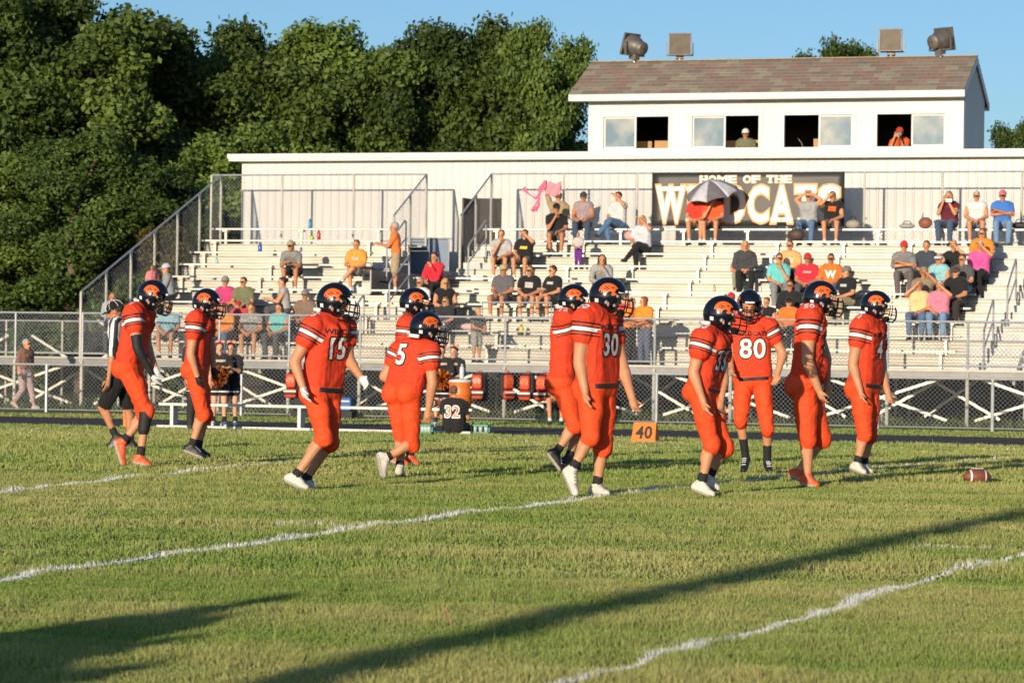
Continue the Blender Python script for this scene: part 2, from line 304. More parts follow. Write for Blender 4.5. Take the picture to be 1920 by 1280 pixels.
TREES = [(-70, 84, -30, 3, .3, 1.1, 'dark tree at the left edge of the picture, tallest beside the walking woman'), (60, 88, -60, 1, 1.2, 1.1, 'big dark green tree at the far left top corner'), (170, 86, 10, 0, 2.0, 1.1, 'green tree left of the upper end of the sloping rail'),
 (270, 90, 15, 2, 3.1, 1.2, 'tall light green tree topping the left wood'), (375, 92, 70, 1, .5, 1.0, 'lower tree under the gap of sky on the left'), (480, 93, 25, 0, 4.0, 1.1, 'round topped tree above the left end of the white building'), (590, 94, 40, 2, 5.2, 1.1, 'tree with open top above the white building, left of its middle'),
 (690, 95, 52, 1, 1.9, 1.0, 'bushy tree above the white building over the standing man in orange'), (790, 95, 32, 3, 2.7, .9, 'dark tree above the gap between the seat sections'), (880, 97, 30, 0, .9, .9, 'tree above the dark doorway of the building'), (950, 96, 70, 2, 3.6, .95, 'tree second left of the press box'),
 (1018, 95, 6, 1, 5.6, .62, 'tall tree next to the left end of the press box'), (-20, 80, 250, 1, 2.2, 1.3, 'low dark tree behind the ramp rails at the left edge'), (150, 79, 230, 3, .1, 1.3, 'low dark tree behind the lower left corner of the stand'), (300, 80, 300, 3, 4.4, 1.2, 'dark low tree right behind the sloping rail'),
 (420, 84, 215, 0, 1.4, 1.2, 'mid height tree touching the left end of the white building'), (300, 78.5, 375, 4, 2.5, .9, 'small yellowing tree behind the sloping rail of the stand'), (60, 98, 30, 2, 1, 1.4, 'tree deep in the wood at far left'), (330, 101, 120, 3, 2, 1.5, 'tree deep in the wood behind the sky gap'), (560, 103, 110, 3, 3.3, 1.5, 'tree deep in the wood above the empty seats'), (760, 104, 110, 1, .2, 1.5, 'tree deep in the wood behind the middle of the building'), (920, 104, 110, 3, 4.1, 1.2, 'tree deep in the wood just left of the press box'),
 (-60, 92, 120, 3, 5, 1.5, 'dark tree cut by the left picture edge'), (200, 95, 120, 3, 3.9, 1.6, 'dark tree filling the middle of the left wood')]
for px, Y, yt, v, rz, w, lb in TREES: tree(px, Y, yt, v, rz, lb, w)
for px, Y, yt, v, rz, w, lb in [(1545, 150, 76, 0, .4, .62, 'distant tree showing its top above the roof, left of the third floodlight'), (1610, 152, 84, 2, 2.4, .5, 'distant low tree top beside the third floodlight'), (1150, 140, 100, 1, 1, .35, 'distant tree tip left of the first floodlight'), (1885, 112, 215, 3, 1.1, .6, 'tree right of the press box end wall'), (1935, 114, 195, 1, 2.1, .6, 'tree cut by the right picture edge beside the press box')]:
    tree(px, Y, yt, v, rz, lb, w, 'distant trees behind the press box')
# ================================================================ white building with press box
YW = 75.28; G0 = -.26
def text_mesh(txt, off=0., spacing=1.0):
    c = bpy.data.curves.new('txt', 'FONT'); c.body = txt; c.size = 1; c.offset = off; c.align_x = 'CENTER'; c.resolution_u = 3; c.space_character = spacing
    o = bpy.data.objects.new('txt', c); COL.objects.link(o); dg = bpy.context.evaluated_depsgraph_get(); me = bpy.data.meshes.new_from_object(o.evaluated_get(dg))
    v = np.array([tuple(p.co) for p in me.vertices])[:, :2]; f = [tuple(p.vertices) for p in me.polygons]; bpy.data.objects.remove(o); bpy.data.curves.remove(c); bpy.data.meshes.remove(me); return v, f
def flat_text(name, txt, cx, cz, width, height, y, m, parent, off=0., thick=.004, label=None, depth_dir=-1):
    """lettering standing in a plane of constant y, read from -y"""
    v0, _ = text_mesh(txt, 0); lo, hi = v0.min(0), v0.max(0); v, f = text_mesh(txt, off)
    s = np.array([width, height]) / (hi - lo); q = (v - (lo + hi) / 2) * s; mb = MB()
    mb.add([(cx + a, y, cz + b) for a, b in q], f); return mb.obj(name, m, parent, label)
bld = empty('stadium_building', (-20, YW, G0), 'long white metal stadium building with a press box on top', 'building')
DARK_BACK = mat('backing_dark', (.040, .038, .032), .9, var=.4, nscale=1)
mb = MB(); mb.box((-30.75, YW + .03, 2.35), (-2, YW + .2, 6.28)); mb.box((-30.75, YW + .2, 2.35), (-30.6, 80.5, 6.28)); mb.box((-30.6, 80.4, 2.35), (-2, 80.5, 6.28)); mb.obj('wall', SIDING, bld)
mb = MB(); mb.box((-30.72, YW + .05, G0), (-2, 80.45, 2.345)); mb.obj('dark_backing', DARK_BACK, bld)  # added dark block in place of the gloom and bushes below the stand
pan = MB()
for k in range(4):
    x = .03 + k * .228
    pan.add([(x, .026, 0), (x + .02, .015, 0), (x + .05, .015, 0), (x + .07, .026, 0), (x, .026, 3.9), (x + .02, .015, 3.9), (x + .05, .015, 3.9), (x + .07, .026, 3.9)], [(0, 1, 5, 4), (1, 2, 6, 5), (2, 3, 7, 6)])
pan.box((0, .027, 0), (.908, .029, 3.9)); pme = pan.mesh('siding_panel', SIDING)
for k in range(31):
    o = bpy.data.objects.new('siding_panel', pme); o.location = Vector((-30.75 + k * .912, YW, 2.36)) - bld.location; link(o, bld)
mb = MB(); mb.box((-31.02, YW - .28, 6.285), (-2, 80.8, 6.36)); mb.box((-31.05, YW - .30, 6.36), (-2, 80.85, 6.48)); mb.obj('roof_fascia', WHITE, bld)
# doorway and door
mb = MB(); d0 = atY(884, 372, YW - .01); d1 = atY(940, 372, YW - .01); mb.box((d0[0], YW - .02, 2.6), (d1[0], YW + .025, d0[2])); mb.obj('doorway', DARK, bld)  # dark slab on the wall; its colour stands in for the unlit opening
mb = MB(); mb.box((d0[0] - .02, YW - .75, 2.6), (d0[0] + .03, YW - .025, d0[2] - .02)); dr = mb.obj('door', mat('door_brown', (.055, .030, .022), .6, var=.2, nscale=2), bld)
# ---- press box
PX0, PX1, PZ0, PZ1, PY = -21.02, -11.2, 6.482, 7.86, YW + .06
WIN = [(1132, 1254, 220, 279, 'R'), (1298, 1423, 219, 278, 'R'), (1471, 1599, 217, 276, 'L'), (1645, 1773, 215, 275, 'L')]
wr = [(atY(a, c, PY)[0], atY(b, c, PY)[0], 6.575, 7.40, s) for a, b, c, d, s in WIN]
mb = MB(); xs = PX0
for a, b, z0, z1, s in wr:
    mb.box((xs, PY, PZ0), (a, PY + .1, PZ1)); mb.box((a, PY, PZ0), (b, PY + .1, z0)); mb.box((a, PY, z1), (b, PY + .1, PZ1)); xs = b
mb.box((xs, PY, PZ0), (PX1, PY + .1, PZ1))
for k in range(44):
    x = PX0 + .1 + k * .228
    if x > PX1 - .05: break
    blk = [(z0, z1) for a, b, z0, z1, s in wr if a - .13 < x < b + .13]
    if blk: mb.box((x, PY - .012, PZ0), (x + .03, PY - .001, blk[0][0] - .1)) if blk[0][0] - .1 > PZ0 + .02 else None; mb.box((x, PY - .012, blk[0][1] + .1), (x + .03, PY - .001, PZ1))
    else: mb.box((x, PY - .012, PZ0), (x + .03, PY - .001, PZ1))
mb.obj('press_box_front', SIDING, bld)
RY0, RYR, RY1, RZE, RZR = 74.93, 77.1, 79.4, 7.98, 9.02
mb = MB()
yb = 79.0
zat = lambda y: RZE + (RZR - RZE) * (y - RY0) / (RYR - RY0) if y < RYR else RZR - (RZR - RZE) * (y - RYR) / (RY1 - RYR)
for X in (PX0, PX1 - .1):
    mb = MB(); mb.add([(X, PY + .1, PZ0), (X, yb, PZ0), (X, yb, zat(yb) - .07), (X, RYR, RZR - .07), (X, PY + .1, zat(PY + .1) - .07)] + [(X + .1, PY + .1, PZ0), (X + .1, yb, PZ0), (X + .1, yb, zat(yb) - .07), (X + .1, RYR, RZR - .07), (X + .1, PY + .1, zat(PY + .1) - .07)], [(0, 4, 3, 2, 1), (5, 6, 7, 8, 9), (0, 1, 6, 5), (1, 2, 7, 6), (2, 3, 8, 7), (3, 4, 9, 8), (4, 0, 5, 9)])
    if X == PX0: mb.obj('press_box_side', SIDING, bld)
for k in range(16):
    y = PY + .12 + k * .228; mb.box((PX1 + .001, y, PZ0), (PX1 + .014, y + .05, zat(y + (.05 if y > RYR else 0)) - .09))
mb.obj('press_box_side', SIDING, bld)
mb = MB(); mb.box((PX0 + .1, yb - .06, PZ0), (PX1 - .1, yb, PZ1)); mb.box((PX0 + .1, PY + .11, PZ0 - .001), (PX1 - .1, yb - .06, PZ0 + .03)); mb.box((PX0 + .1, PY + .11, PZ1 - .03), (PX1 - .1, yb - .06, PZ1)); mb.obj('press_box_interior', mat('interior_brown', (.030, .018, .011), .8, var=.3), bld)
TAN = mat('tan_board', (.42, .24, .10), .7, var=.15, nscale=2)
mb = MB()
for a, b, z0, z1, s in wr[:3]:
    m0 = (a + b) / 2
    if s == 'R': mb.box((m0 + .25, PY + 1.0, PZ0 + .03), (b - .12, PY + 1.05, z0 + .27)); mb.box((m0 - .3, PY + .9, PZ0 + .03), (m0 + .2, PY + .95, z0 + .25))
    else: mb.box((m0 - .3, PY + .9, PZ0 + .03), (b - .2, PY + .95, z0 + .28))
mb.obj('partition_board', TAN, bld)
GLS = bpy.data.materials.new('hazy_reflection_pane'); GLS.use_nodes = True; b_ = GLS.node_tree.nodes['Principled BSDF']; b_.inputs['Base Color'].default_value = (.36, .43, .46, 1); b_.inputs['Roughness'].default_value = .08; b_.inputs['Alpha'].default_value = .72; b_.inputs['Coat Weight'].default_value = .6
t = GLS.node_tree; ns_ = t.nodes.new('ShaderNodeTexNoise'); ns_.inputs['Scale'].default_value = 1.6; ns_.inputs['Detail'].default_value = 4; tc_ = t.nodes.new('ShaderNodeTexCoord'); t.links.new(tc_.outputs['Object'], ns_.inputs['Vector']); rp_ = t.nodes.new('ShaderNodeValToRGB'); rp_.color_ramp.elements[0].position = .38; rp_.color_ramp.elements[0].color = (.17, .26, .33, 1); rp_.color_ramp.elements[1].position = .66; rp_.color_ramp.elements[1].color = (.46, .47, .44, 1); t.links.new(ns_.outputs[0], rp_.inputs[0]); t.links.new(rp_.outputs[0], b_.inputs['Base Color'])  # blue and grey noise puts the bluish reflection into the pane colour
for i, (a, b, z0, z1, s) in enumerate(wr):
    m0 = (a + b) / 2; mb = MB(); fr = .045
    mb.box((a - .09, PY - .03, z0 - .09), (b + .09, PY - .004, z0)); mb.box((a - .09, PY - .03, z1), (b + .09, PY - .004, z1 + .09)); mb.box((a - .09, PY - .03, z0 + .0005), (a, PY - .004, z1 - .0005)); mb.box((b, PY - .03, z0 + .0005), (b + .09, PY - .004, z1 - .0005))
    w = mb.obj('window', WHITE, bld); p0, p1 = (a, m0) if s == 'R' else (m0, b)
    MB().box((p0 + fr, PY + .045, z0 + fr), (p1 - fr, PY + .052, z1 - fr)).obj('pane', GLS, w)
    mb = MB(); mb.box((p0 + .001, PY + .03, z0 + .001), (p1, PY + .07, z0 + fr)); mb.box((p0 + .001, PY + .03, z1 - fr), (p1, PY + .07, z1 - .001)); mb.box((p0 + .001, PY + .03, z0 + fr + .0005), (p0 + fr, PY + .07, z1 - fr - .0005)); mb.box((p1 - fr, PY + .03, z0 + fr + .0005), (p1, PY + .07, z1 - fr - .0005)); mb.obj('sash', WHITE, w)
# ---- press box roof with shingles
rx0, rx1 = -21.45, -11.12
mb = MB()
for sgn in (0, 1):
    ya, yb2 = (RY0 + .02, RYR) if not sgn else (RY1 - .02, RYR); za = RZE
    mb.add([(rx0 + .03, ya, za - .03), (rx1 - .03, ya, za - .03), (rx1 - .03, yb2, RZR - .03), (rx0 + .03, yb2, RZR - .03), (rx0 + .03, ya, za - .10), (rx1 - .03, ya, za - .10), (rx1 - .03, yb2, RZR - .10), (rx0 + .03, yb2, RZR - .10)], [(0, 1, 2, 3), (4, 7, 6, 5), (0, 4, 5, 1), (1, 5, 6, 2), (3, 2, 6, 7), (0, 3, 7, 4)])
roof = mb.obj('roof', mat('roof_deck', (.06, .05, .045), .9), bld)
mb = MB(); mb.box((rx0, RY0 - .02, RZE - .19), (rx1, RY0 + .015, RZE - .02)); mb.box((rx0, RY1 - .015, RZE - .19), (rx1, RY1 + .02, RZE - .02))
for X in (rx0, rx1 - .025):
    for y0, y1 in ((RY0 + .02, RYR), (RYR, RY1 - .02)):
        mb.add([(X, y0, zat(y0) - .19), (X, y1, zat(y1) - .19), (X, y1, zat(y1) - .015), (X, y0, zat(y0) - .015), (X + .025, y0, zat(y0) - .19), (X + .025, y1, zat(y1) - .19), (X + .025, y1, zat(y1) - .015), (X + .025, y0, zat(y0) - .015)], [(0, 1, 2, 3), (7, 6, 5, 4), (0, 4, 5, 1), (3, 2, 6, 7), (0, 3, 7, 4), (1, 5, 6, 2)])
mb.box((rx0 + .03, RY0 + .02, RZE - .185), (rx1 - .03, PY - .02, RZE - .16)); mb.obj('eave_fascia', WHITE, roof)
SH = bpy.data.materials.new('shingle'); SH.use_nodes = True; t = SH.node_tree; b_ = t.nodes['Principled BSDF']; b_.inputs['Roughness'].default_value = .95
oi = t.nodes.new('ShaderNodeObjectInfo'); rp = t.nodes.new('ShaderNodeValToRGB'); rp.color_ramp.interpolation = 'CONSTANT'; el = rp.color_ramp.elements; cs = [(0, (.33, .26, .195)), (.3, (.37, .29, .215)), (.5, (.37, .235, .175)), (.66, (.29, .225, .17)), (.8, (.41, .36, .255)), (.92, (.36, .33, .235))]
el[0].color = (*cs[0][1], 1); el[1].position = cs[1][0]; el[1].color = (*cs[1][1], 1)
for p, c in cs[2:]: q = el.new(p); q.color = (*c, 1)
ns = t.nodes.new('ShaderNodeTexNoise'); ns.inputs['Scale'].default_value = 60; mx = t.nodes.new('ShaderNodeMix'); mx.data_type = 'RGBA'; mx.blend_type = 'MULTIPLY'; mx.inputs[0].default_value = .5
t.links.new(oi.outputs['Random'], rp.inputs[0]); t.links.new(rp.outputs[0], mx.inputs[6]); t.links.new(ns.outputs[0], mx.inputs[7]); t.links.new(mx.outputs[2], b_.inputs[0])
nc = 10; ang = math.atan2(RZR - RZE, RYR - RY0); LS = math.hypot(RZR - RZE, RYR - RY0) / nc; NT = 29; tw = (rx1 - rx0) / NT
sm = MB(); sm.add([(.003, 0, .014), (tw - .003, 0, .014), (tw - .003, LS * 1.25, .002), (.003, LS * 1.25, .002), (.003, 0, 0), (tw - .003, 0, 0), (tw - .003, LS * 1.25, -.01), (.003, LS * 1.25, -.01)], [(0, 1, 2, 3), (4, 7, 6, 5), (0, 4, 5, 1), (1, 5, 6, 2), (3, 2, 6, 7), (0, 3, 7, 4)])
sme = sm.mesh('shingle', SH)
for r_ in range(nc):
    for k in range(NT + (r_ % 2)):
        x = rx0 + k * tw - (tw / 2 if r_ % 2 else 0) + random.uniform(-.03, .03) * 0; y = RY0 - .03 + LS * r_ * math.cos(ang); z = RZE - .022 + LS * r_ * math.sin(ang) + .012
        o = bpy.data.objects.new('shingle', sme); o.location = Vector((max(x, rx0), y, z)) - world_loc(roof); o.rotation_euler[0] = ang
        if r_ % 2 and k in (0, NT): o.scale[0] = .5
        link(o, roof)
MB().box((rx0, RYR - .09, RZR - .005), (rx1, RYR + .09, RZR + .02)).obj('ridge_cap', mat('ridge', (.34, .265, .20), .95, var=.2, nscale=4), roof)
mb = MB(); n_ = 10
for r_ in range(n_):
    y = RY1 + .03 - LS * 1.06 * r_ * math.cos(ang); z = RZE - .012 + LS * 1.02 * r_ * math.sin(ang); mb.box((rx0, y - LS * 1.05, z), (rx1, y, z + .012))
mb.obj('rear_shingles', mat('ridge', (0, 0, 0)), roof, kind='stuff')
# ---- floodlights
LENS = mat('lamp_lens', (.085, .058, .032), .6, var=.25, nscale=5, spec=.7); LBODY = mat('lamp_body', (.16, .145, .125), .5, .4, var=.2, nscale=6)
def floodlight(px, py, yaw, tilt, label):
    c = atY(px, py, RYR); e = empty('floodlight', (c[0], RYR, RZR + .02), label, 'floodlight', 'floodlights on the press box roof', yaw)
    h = c[2] - RZR - .02; M = np.array(Matrix.Rotation(tilt, 3, 'X')); tr = lambda mb: setattr(mb, 'v', [tuple(M @ np.array(p) + np.array([0, 0, h])) for p in mb.v])
    f = MB(); w = .30
    for a in ((-w, -.06, -w, w, .0, -w + .035), (-w, -.06, w - .035, w, 0, w), (-w, -.06, -w + .0351, -w + .035, 0, w - .0351), (w - .035, -.06, -w + .0351, w, 0, w - .0351)): f.box((a[0], a[1], a[2]), (a[3], a[4], a[5]))
    tr(f); P = lambda mb, n, m, sm=False: link(bpy.data.objects.new(n, mb.mesh(n, m, sm)), e)
    bevel(P(f, 'front_frame', LBODY), .008); l = MB().box((-w + .034, -.045, -w + .034), (w - .034, -.02, w - .034)); tr(l); P(l, 'lens', LENS)
    d = MB(); n = 20; prof = [(.29, 0.002), (.28, .10), (.25, .22), (.20, .33), (.185, .36), (.185, .47), (.15, .50), (.02, .505)]
    for r_, z in prof:
        for k in range(n): d.v.append((r_ * math.cos(6.2832 * k / n), z, r_ * math.sin(6.2832 * k / n)))
    for i in range(len(prof) - 1):
        for k in range(n): d.f.append((i * n + k, i * n + (k + 1) % n, (i + 1) * n + (k + 1) % n, (i + 1) * n + k)); d.m.append(0)
    tr(d); P(d, 'reflector_drum', LBODY, True); bx = MB().box((-.10, .12, -.36), (.10, .34, -.2)); tr(bx); bevel(P(bx, 'ballast_box', LBODY), .01)
    y = MB().box((-.34, .10, .12), (.34, .17, .16)); y.box((-.36, .10, .12), (-.335, .17, h + .06)); y.box((.335, .10, .12), (.36, .17, h + .06)); P(y, 'yoke', LBODY)
    p = MB().tube([(0, .13, -.05), (0, .13, .125)], .03, 10); p.tube([(0, .13, .09), (0, .13, .119)], .055, 10); P(p, 'mount_post', GALV)
floodlight(1183, 84, R(-118), R(-18), 'leftmost floodlight on the press box roof, tilted with its drum to the right')
floodlight(1275, 84, R(14), R(-4), 'second floodlight from the left, square lens facing the field')
floodlight(1670, 76, R(5), R(-6), 'third floodlight from the left, square lens with a paler centre patch')
floodlight(1770, 74, R(150), R(-14), 'rightmost floodlight, round drum seen from behind')
# ================================================================ grandstand
Y0, Y1, TR_, RS, ZD = 65., 66.3, .72, .331, .97
rowY = lambda i: Y1 + TR_ * i
seatZ = lambda i: ZD + .43 + RS * i
XL, XR = -30.5, -5.5; TUN0, TUN1 = -24.87, -23.1; XB = -9.95; XA = -25.55
st = empty('grandstand', (XL, Y0, G0), 'aluminium bleacher grandstand with ten rows of bench seats', 'grandstand')
def prism(prof, x0, x1):
    n = len(prof); mb = MB(); mb.add([(x, y, z) for x in (x0, x1) for y, z in prof], [(k, (k + 1) % n, n + (k + 1) % n, n + k) for k in range(n)] + [tuple(range(n))[::-1], tuple(range(n, 2 * n))]); return mb
def add(mb, name, m, label=None, par=None, kind=None): return mb.obj(name, m, par or st, label, kind=kind)
seat_prof = [(-.125, -.045), (.125, -.045), (.125, 0), (-.11, 0), (-.125, -.012)]
bk = MB(); bk.box((-.03, -.03, 0), (.03, .03, .385)); bk.box((-.07, -.1, .335), (.07, .1, .384)); bkm = bk.mesh('seat_bracket', ALU)
for i in range(10):
    y, zs, zt = rowY(i), seatZ(i), seatZ(i) - .43
    segs = [(XL, XA, 0), (TUN1 + .05, -6, 0)] if i == 9 else [(XL, XA), (-22.2, XB)] if i in (6, 7, 8) else [(XL, XA), (-23.9, XB)] if i == 5 else [(XL, XA), (-24.75, XB)]
    for sg in segs:
        n = max(1, round((sg[1] - sg[0]) / 4.9)); xs = np.linspace(sg[0], sg[1], n + 1)
        for a, b in zip(xs[:-1], xs[1:]): add(prism([(y + p, zs + q) for p, q in seat_prof], a + .004, b - .004), 'seat_plank', ALU)
        k = max(2, round((sg[1] - sg[0]) / 1.62))
        for x in np.linspace(sg[0] + .35, sg[1] - .35, k):
            o = bpy.data.objects.new('seat_bracket', bkm); o.location = Vector((x, y + .02, zt + .001)) - Vector(st.location); link(o, st)
    tsegs = [(XL, XR)] if i < 5 else [(XL, TUN0), (TUN1, XR)]
    for a, b in tsegs:
        for j, (ya, yb2) in enumerate(((-.60, -.35), (-.345, -.09), (-.085, .115))):
            if i == 0 and j == 0: ya = -1.3
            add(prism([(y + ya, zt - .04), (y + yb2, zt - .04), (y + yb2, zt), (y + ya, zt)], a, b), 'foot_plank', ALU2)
        if i < 9:
            pr = []; yr = y + .118; h = RS - .042
            for q in range(4):
                z0 = zt + .003 + h * q / 4; z1 = z0 + h / 4; pr += [(yr, z0), (yr - .012, z0 + .012), (yr - .012, z1 - .018), (yr, z1 - .006)]
            pr += [(yr + .012, zt + h), (yr + .012, zt)]
            add(prism(pr, a, b), 'riser_plank', mat('aluminium_riser', (.50, .46, .38), .5, .2, var=.12, nscale=1.1))
# aisle steps (half height boxes)
for (xa, xb, rows) in ((XA + .08, TUN0 - .05, range(0, 9)), (TUN1 + .04, -22.3, range(5, 9)), (XB + .12, -7.6, range(0, 9))):
    for i in rows:
        y = rowY(i); zt = seatZ(i) - .43; add(MB().box((xa, y - .2, zt + .001), (xb, y + .103, zt + RS / 2)), 'aisle_step', mat('step_grey', (.50, .49, .47), .6, .1, var=.12, nscale=3))
# tunnel floor and walls
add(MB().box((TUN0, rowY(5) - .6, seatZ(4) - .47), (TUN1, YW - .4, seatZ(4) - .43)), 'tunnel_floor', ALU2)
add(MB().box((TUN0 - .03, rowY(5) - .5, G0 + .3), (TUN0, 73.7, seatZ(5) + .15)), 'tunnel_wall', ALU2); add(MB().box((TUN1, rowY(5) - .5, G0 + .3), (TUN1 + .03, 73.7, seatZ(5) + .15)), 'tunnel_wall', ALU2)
g0 = atY(770, 447, 73.6); g1 = atY(842, 447, 73.6); mb = MB(); mb.box((g0[0], 73.62, seatZ(4) - .4), (g1[0], 73.64, g0[2]))  # blue-grey sheet whose colour stands in for shade on the lower wall
gp = add(mb, 'shade_panel', mat('shade_blue', (.16, .21, .30), .6, var=.08, nscale=2)); mb = MB(); mb.tube([(g0[0] - .1, 73.58, g0[2]), (g1[0] + .1, 73.58, g0[2])], .022)
for x in np.linspace(g0[0], g1[0], 3): mb.tube([(x, 73.58, seatZ(4) - .42), (x, 73.58, g0[2])], .02)
add(mb, 'gate_frame', GALV)
# back walkway
add(prism([(73.22, seatZ(9) - .47), (74.3, seatZ(9) - .47), (74.3, seatZ(9) - .43), (73.22, seatZ(9) - .43)], XL, TUN0), 'foot_plank', ALU2); add(prism([(73.22, seatZ(9) - .47), (74.3, seatZ(9) - .47), (74.3, seatZ(9) - .43), (73.22, seatZ(9) - .43)], TUN1, XR), 'foot_plank', ALU2)
def fence_run(name, a, b, z0, z1, posts, zpost0, mesh_w=.0032, pr=.03, rr=.022, mid=None):
    """straight railing: rails are the part, posts and wire mesh its pieces"""
    a, b = np.array(a, float), np.array(b, float); mb = MB().tube([(*a, z1), (*b, z1)], rr, 8)
    if z0 is not None: mb.tube([(*a, z0), (*b, z0)], rr * .8, 8)
    if mid: mb.tube([(*a, mid), (*b, mid)], rr * .8, 8)
    f = add(mb, name, GALV)
    for q in posts:
        p = a + (b - a) * q; MB().tube([(*p, zpost0), (*p, z1 - .005)], pr, 8).obj('post', GALV if pr < .03 else ALU, f)
    w = wires((*a, (z0 if z0 is not None else zpost0) + .02), (*b, (z0 if z0 is not None else zpost0) + .02), z1 - (z0 if z0 is not None else zpost0) - .03, w=mesh_w); w.obj('wire_mesh', WIRE, f, kind='stuff'); return f
YB = 73.55; ZB = 5.82
for a, b in ((-30.9, TUN0), (TUN1, -5.6)):
    n = round((b - a) / 1.86); fence_run('back_railing', (a, YB), (b, YB), seatZ(9) - .3, ZB, [k / n for k in range(n + 1)], seatZ(9) - .43, .0024)
# sloping side railings (left end and both sides of the tunnel)
def slope_rail(name, X, ya, za, yb2, zb, base, nposts):
    mb = MB().tube([(X, ya, za), (X, yb2, zb)], .024, 8); f = add(mb, name, GALV)
    for q in np.linspace(0, 1, nposts):
        y = ya + (yb2 - ya) * q; z = za + (zb - za) * q; MB().tube([(X, y, base(y)), (X, y, z - .01)], .034, 8).obj('post', ALU, f)
    w = MB(); L = yb2 - ya; st_ = .14; hgt = za - base(ya); k = -hgt; e = .0022
    sl = (zb - za) / L
    for sgn in (1, -1):
        s0 = -3.
        while s0 < L + 3:
            pts = []
            for q in np.linspace(0, 1, 2):
                pts.append((s0 + sgn * q * hgt, q * hgt))
            (sa, ha), (sb, hb) = pts; lo, hi = 0., 1.
            if sgn > 0: lo = max(0, -sa / (sb - sa)); hi = min(1, (L - sa) / (sb - sa))
            else: lo = max(0, (L - sa) / (sb - sa)); hi = min(1, -sa / (sb - sa))
            if hi - lo > .02:
                P = [np.array([X, ya + sa + (sb - sa) * q, za + sl * (sa + (sb - sa) * q) - hgt + hgt * q]) for q in (lo, hi)]
                V = [P[0] + (0, e, 0), P[0] - (0, e, 0), P[0] + (e * 1.5, 0, 0), P[1] + (0, e, 0), P[1] - (0, e, 0), P[1] + (e * 1.5, 0, 0)]; w.add(V, [(0, 1, 4, 3), (1, 2, 5, 4), (2, 0, 3, 5)])
            s0 += st_
    w.obj('wire_mesh', WIRE, f, kind='stuff')
treadz = lambda y: ZD + RS * max(0, min(9, (y - Y1 + .35) / TR_))
slope_rail('side_railing', -30.62, 65.0, 2.53, YB, ZB, lambda y: treadz(y) - .1, 7)
yA = 71.0
slope_rail('tunnel_railing', TUN0, yA, atY(728, 405, yA)[2], YB, ZB, lambda y: treadz(y), 3); slope_rail('tunnel_railing', TUN1, yA, atY(852, 405, yA)[2], YB, ZB, lambda y: treadz(y), 3)
# front railing, deck, ramp walk to the left
xf = atY(155, 600, Y0)[0]; n = 16; xs = [xf + 1.755 * k for k in range(-3, 15)]
mb = MB().tube([(-40, Y0, 2.02), (XR, Y0, 2.02)], .024, 8); mb.tube([(-40, Y0, 1.06), (XR, Y0, 1.06)], .02, 8); fr_ = add(mb, 'front_railing', GALV)
for x in xs: MB().tube([(x, Y0 - .03, G0), (x, Y0 - .03, .9)], .042, 8).obj('support_post', ALU, fr_); MB().tube([(x, Y0, .9), (x, Y0, 2.01)], .03, 8).obj('post', GALV, fr_)
wires((-40, Y0 + .01, 1.03), (XR, Y0 + .01, 1.03), .98).obj('wire_mesh', WIRE, fr_, kind='stuff')
add(MB().box((-40, Y0 - .02, .80), (XR, Y0 + .1, ZD - .045)), 'deck_beam', mat('beam_grey', (.17, .17, .165), .5, .2, var=.1))
for a, b in ((-40, -35), (-35, XL)): add(prism([(Y0 - .04, ZD - .04), (Y1 - .35, ZD - .04), (Y1 - .35, ZD), (Y0 - .04, ZD)], a, b), 'foot_plank', ALU2)
add(prism([(Y0 - .06, ZD - .04), (Y0 - .005, ZD - .04), (Y0 - .005, ZD + .012), (Y0 - .06, ZD + .012)], -40, XR), 'deck_nosing', ALU2)
fence_run('ramp_railing', (-40, 67.6), (XL - .3, 67.6), ZD + .1, 1.85, [k / 6 for k in range(7)], G0, .0016)
add(prism([(65.95, ZD - .04), (67.7, ZD - .04), (67.7, ZD - .002), (65.95, ZD - .002)], -40, XL - .02), 'foot_plank', ALU2)
# bracing below the deck
def brace(a, b, w=.06): add(MB().beam(a, b, .05, w), 'cross_brace', ALU)
for k, x in enumerate(np.arange(-37.5, -6, 3.51)):
    for y, ph in ((65.5, 0), (67.4, .9), (69.3, 1.8)):
        zt = min(treadz(y) - .15, 1.9); x0 = x + ph
        if y < 69 or k % 2: brace((x0, y, G0 + .12), (x0 + 2.9, y, zt)); brace((x0, y + .05, zt), (x0 + 2.9, y + .05, G0 + .12))
    if x + .9 < XL + .1: continue
    for y in (67., 68.8, 70.6, 72.5):
        h = treadz(y) - .05; add(MB().tube([(x + .9, y, G0), (x + .9, y, h)], .035, 6), 'support_post', ALU)
    add(MB().beam((x + .9, 65.1, .7), (x + .9, 73., treadz(73.) - .12), .06, .09), 'stringer', ALU)
# aisle handrails (bent pipe)
def handrail(X, i0, i1):
    a = (rowY(i0) - .3, seatZ(i0) - .43); b = (rowY(i1) - .3, seatZ(i1) - .43); H = .92; mb = MB()
    mb.tube([(X, a[0], a[1]), (X, a[0], a[1] + H - .05), (X, a[0] + .05, a[1] + H), (X, b[0] - .08, b[1] + H - .01), (X, b[0] - .02, b[1] + H - .03), (X, b[0], b[1] + H - .1), (X, b[0], b[1])], .024, 8)
    mb.tube([(X, a[0], a[1] + H * .5), (X, b[0], b[1] + H * .5)], .02, 8); add(mb, 'aisle_handrail', GALV)
def hx(px, py, i): return atY(px, py, rowY(i) - .3)[0]
handrail(hx(730, 560, 3), 3, 5); handrail(hx(725, 500, 6), 6, 8); handrail(hx(663, 600, 1), 1, 2); handrail(hx(861, 500, 5), 6, 8)
handrail(hx(1845, 640, 0), 0, 2); handrail(hx(1889, 560, 3), 3, 5)
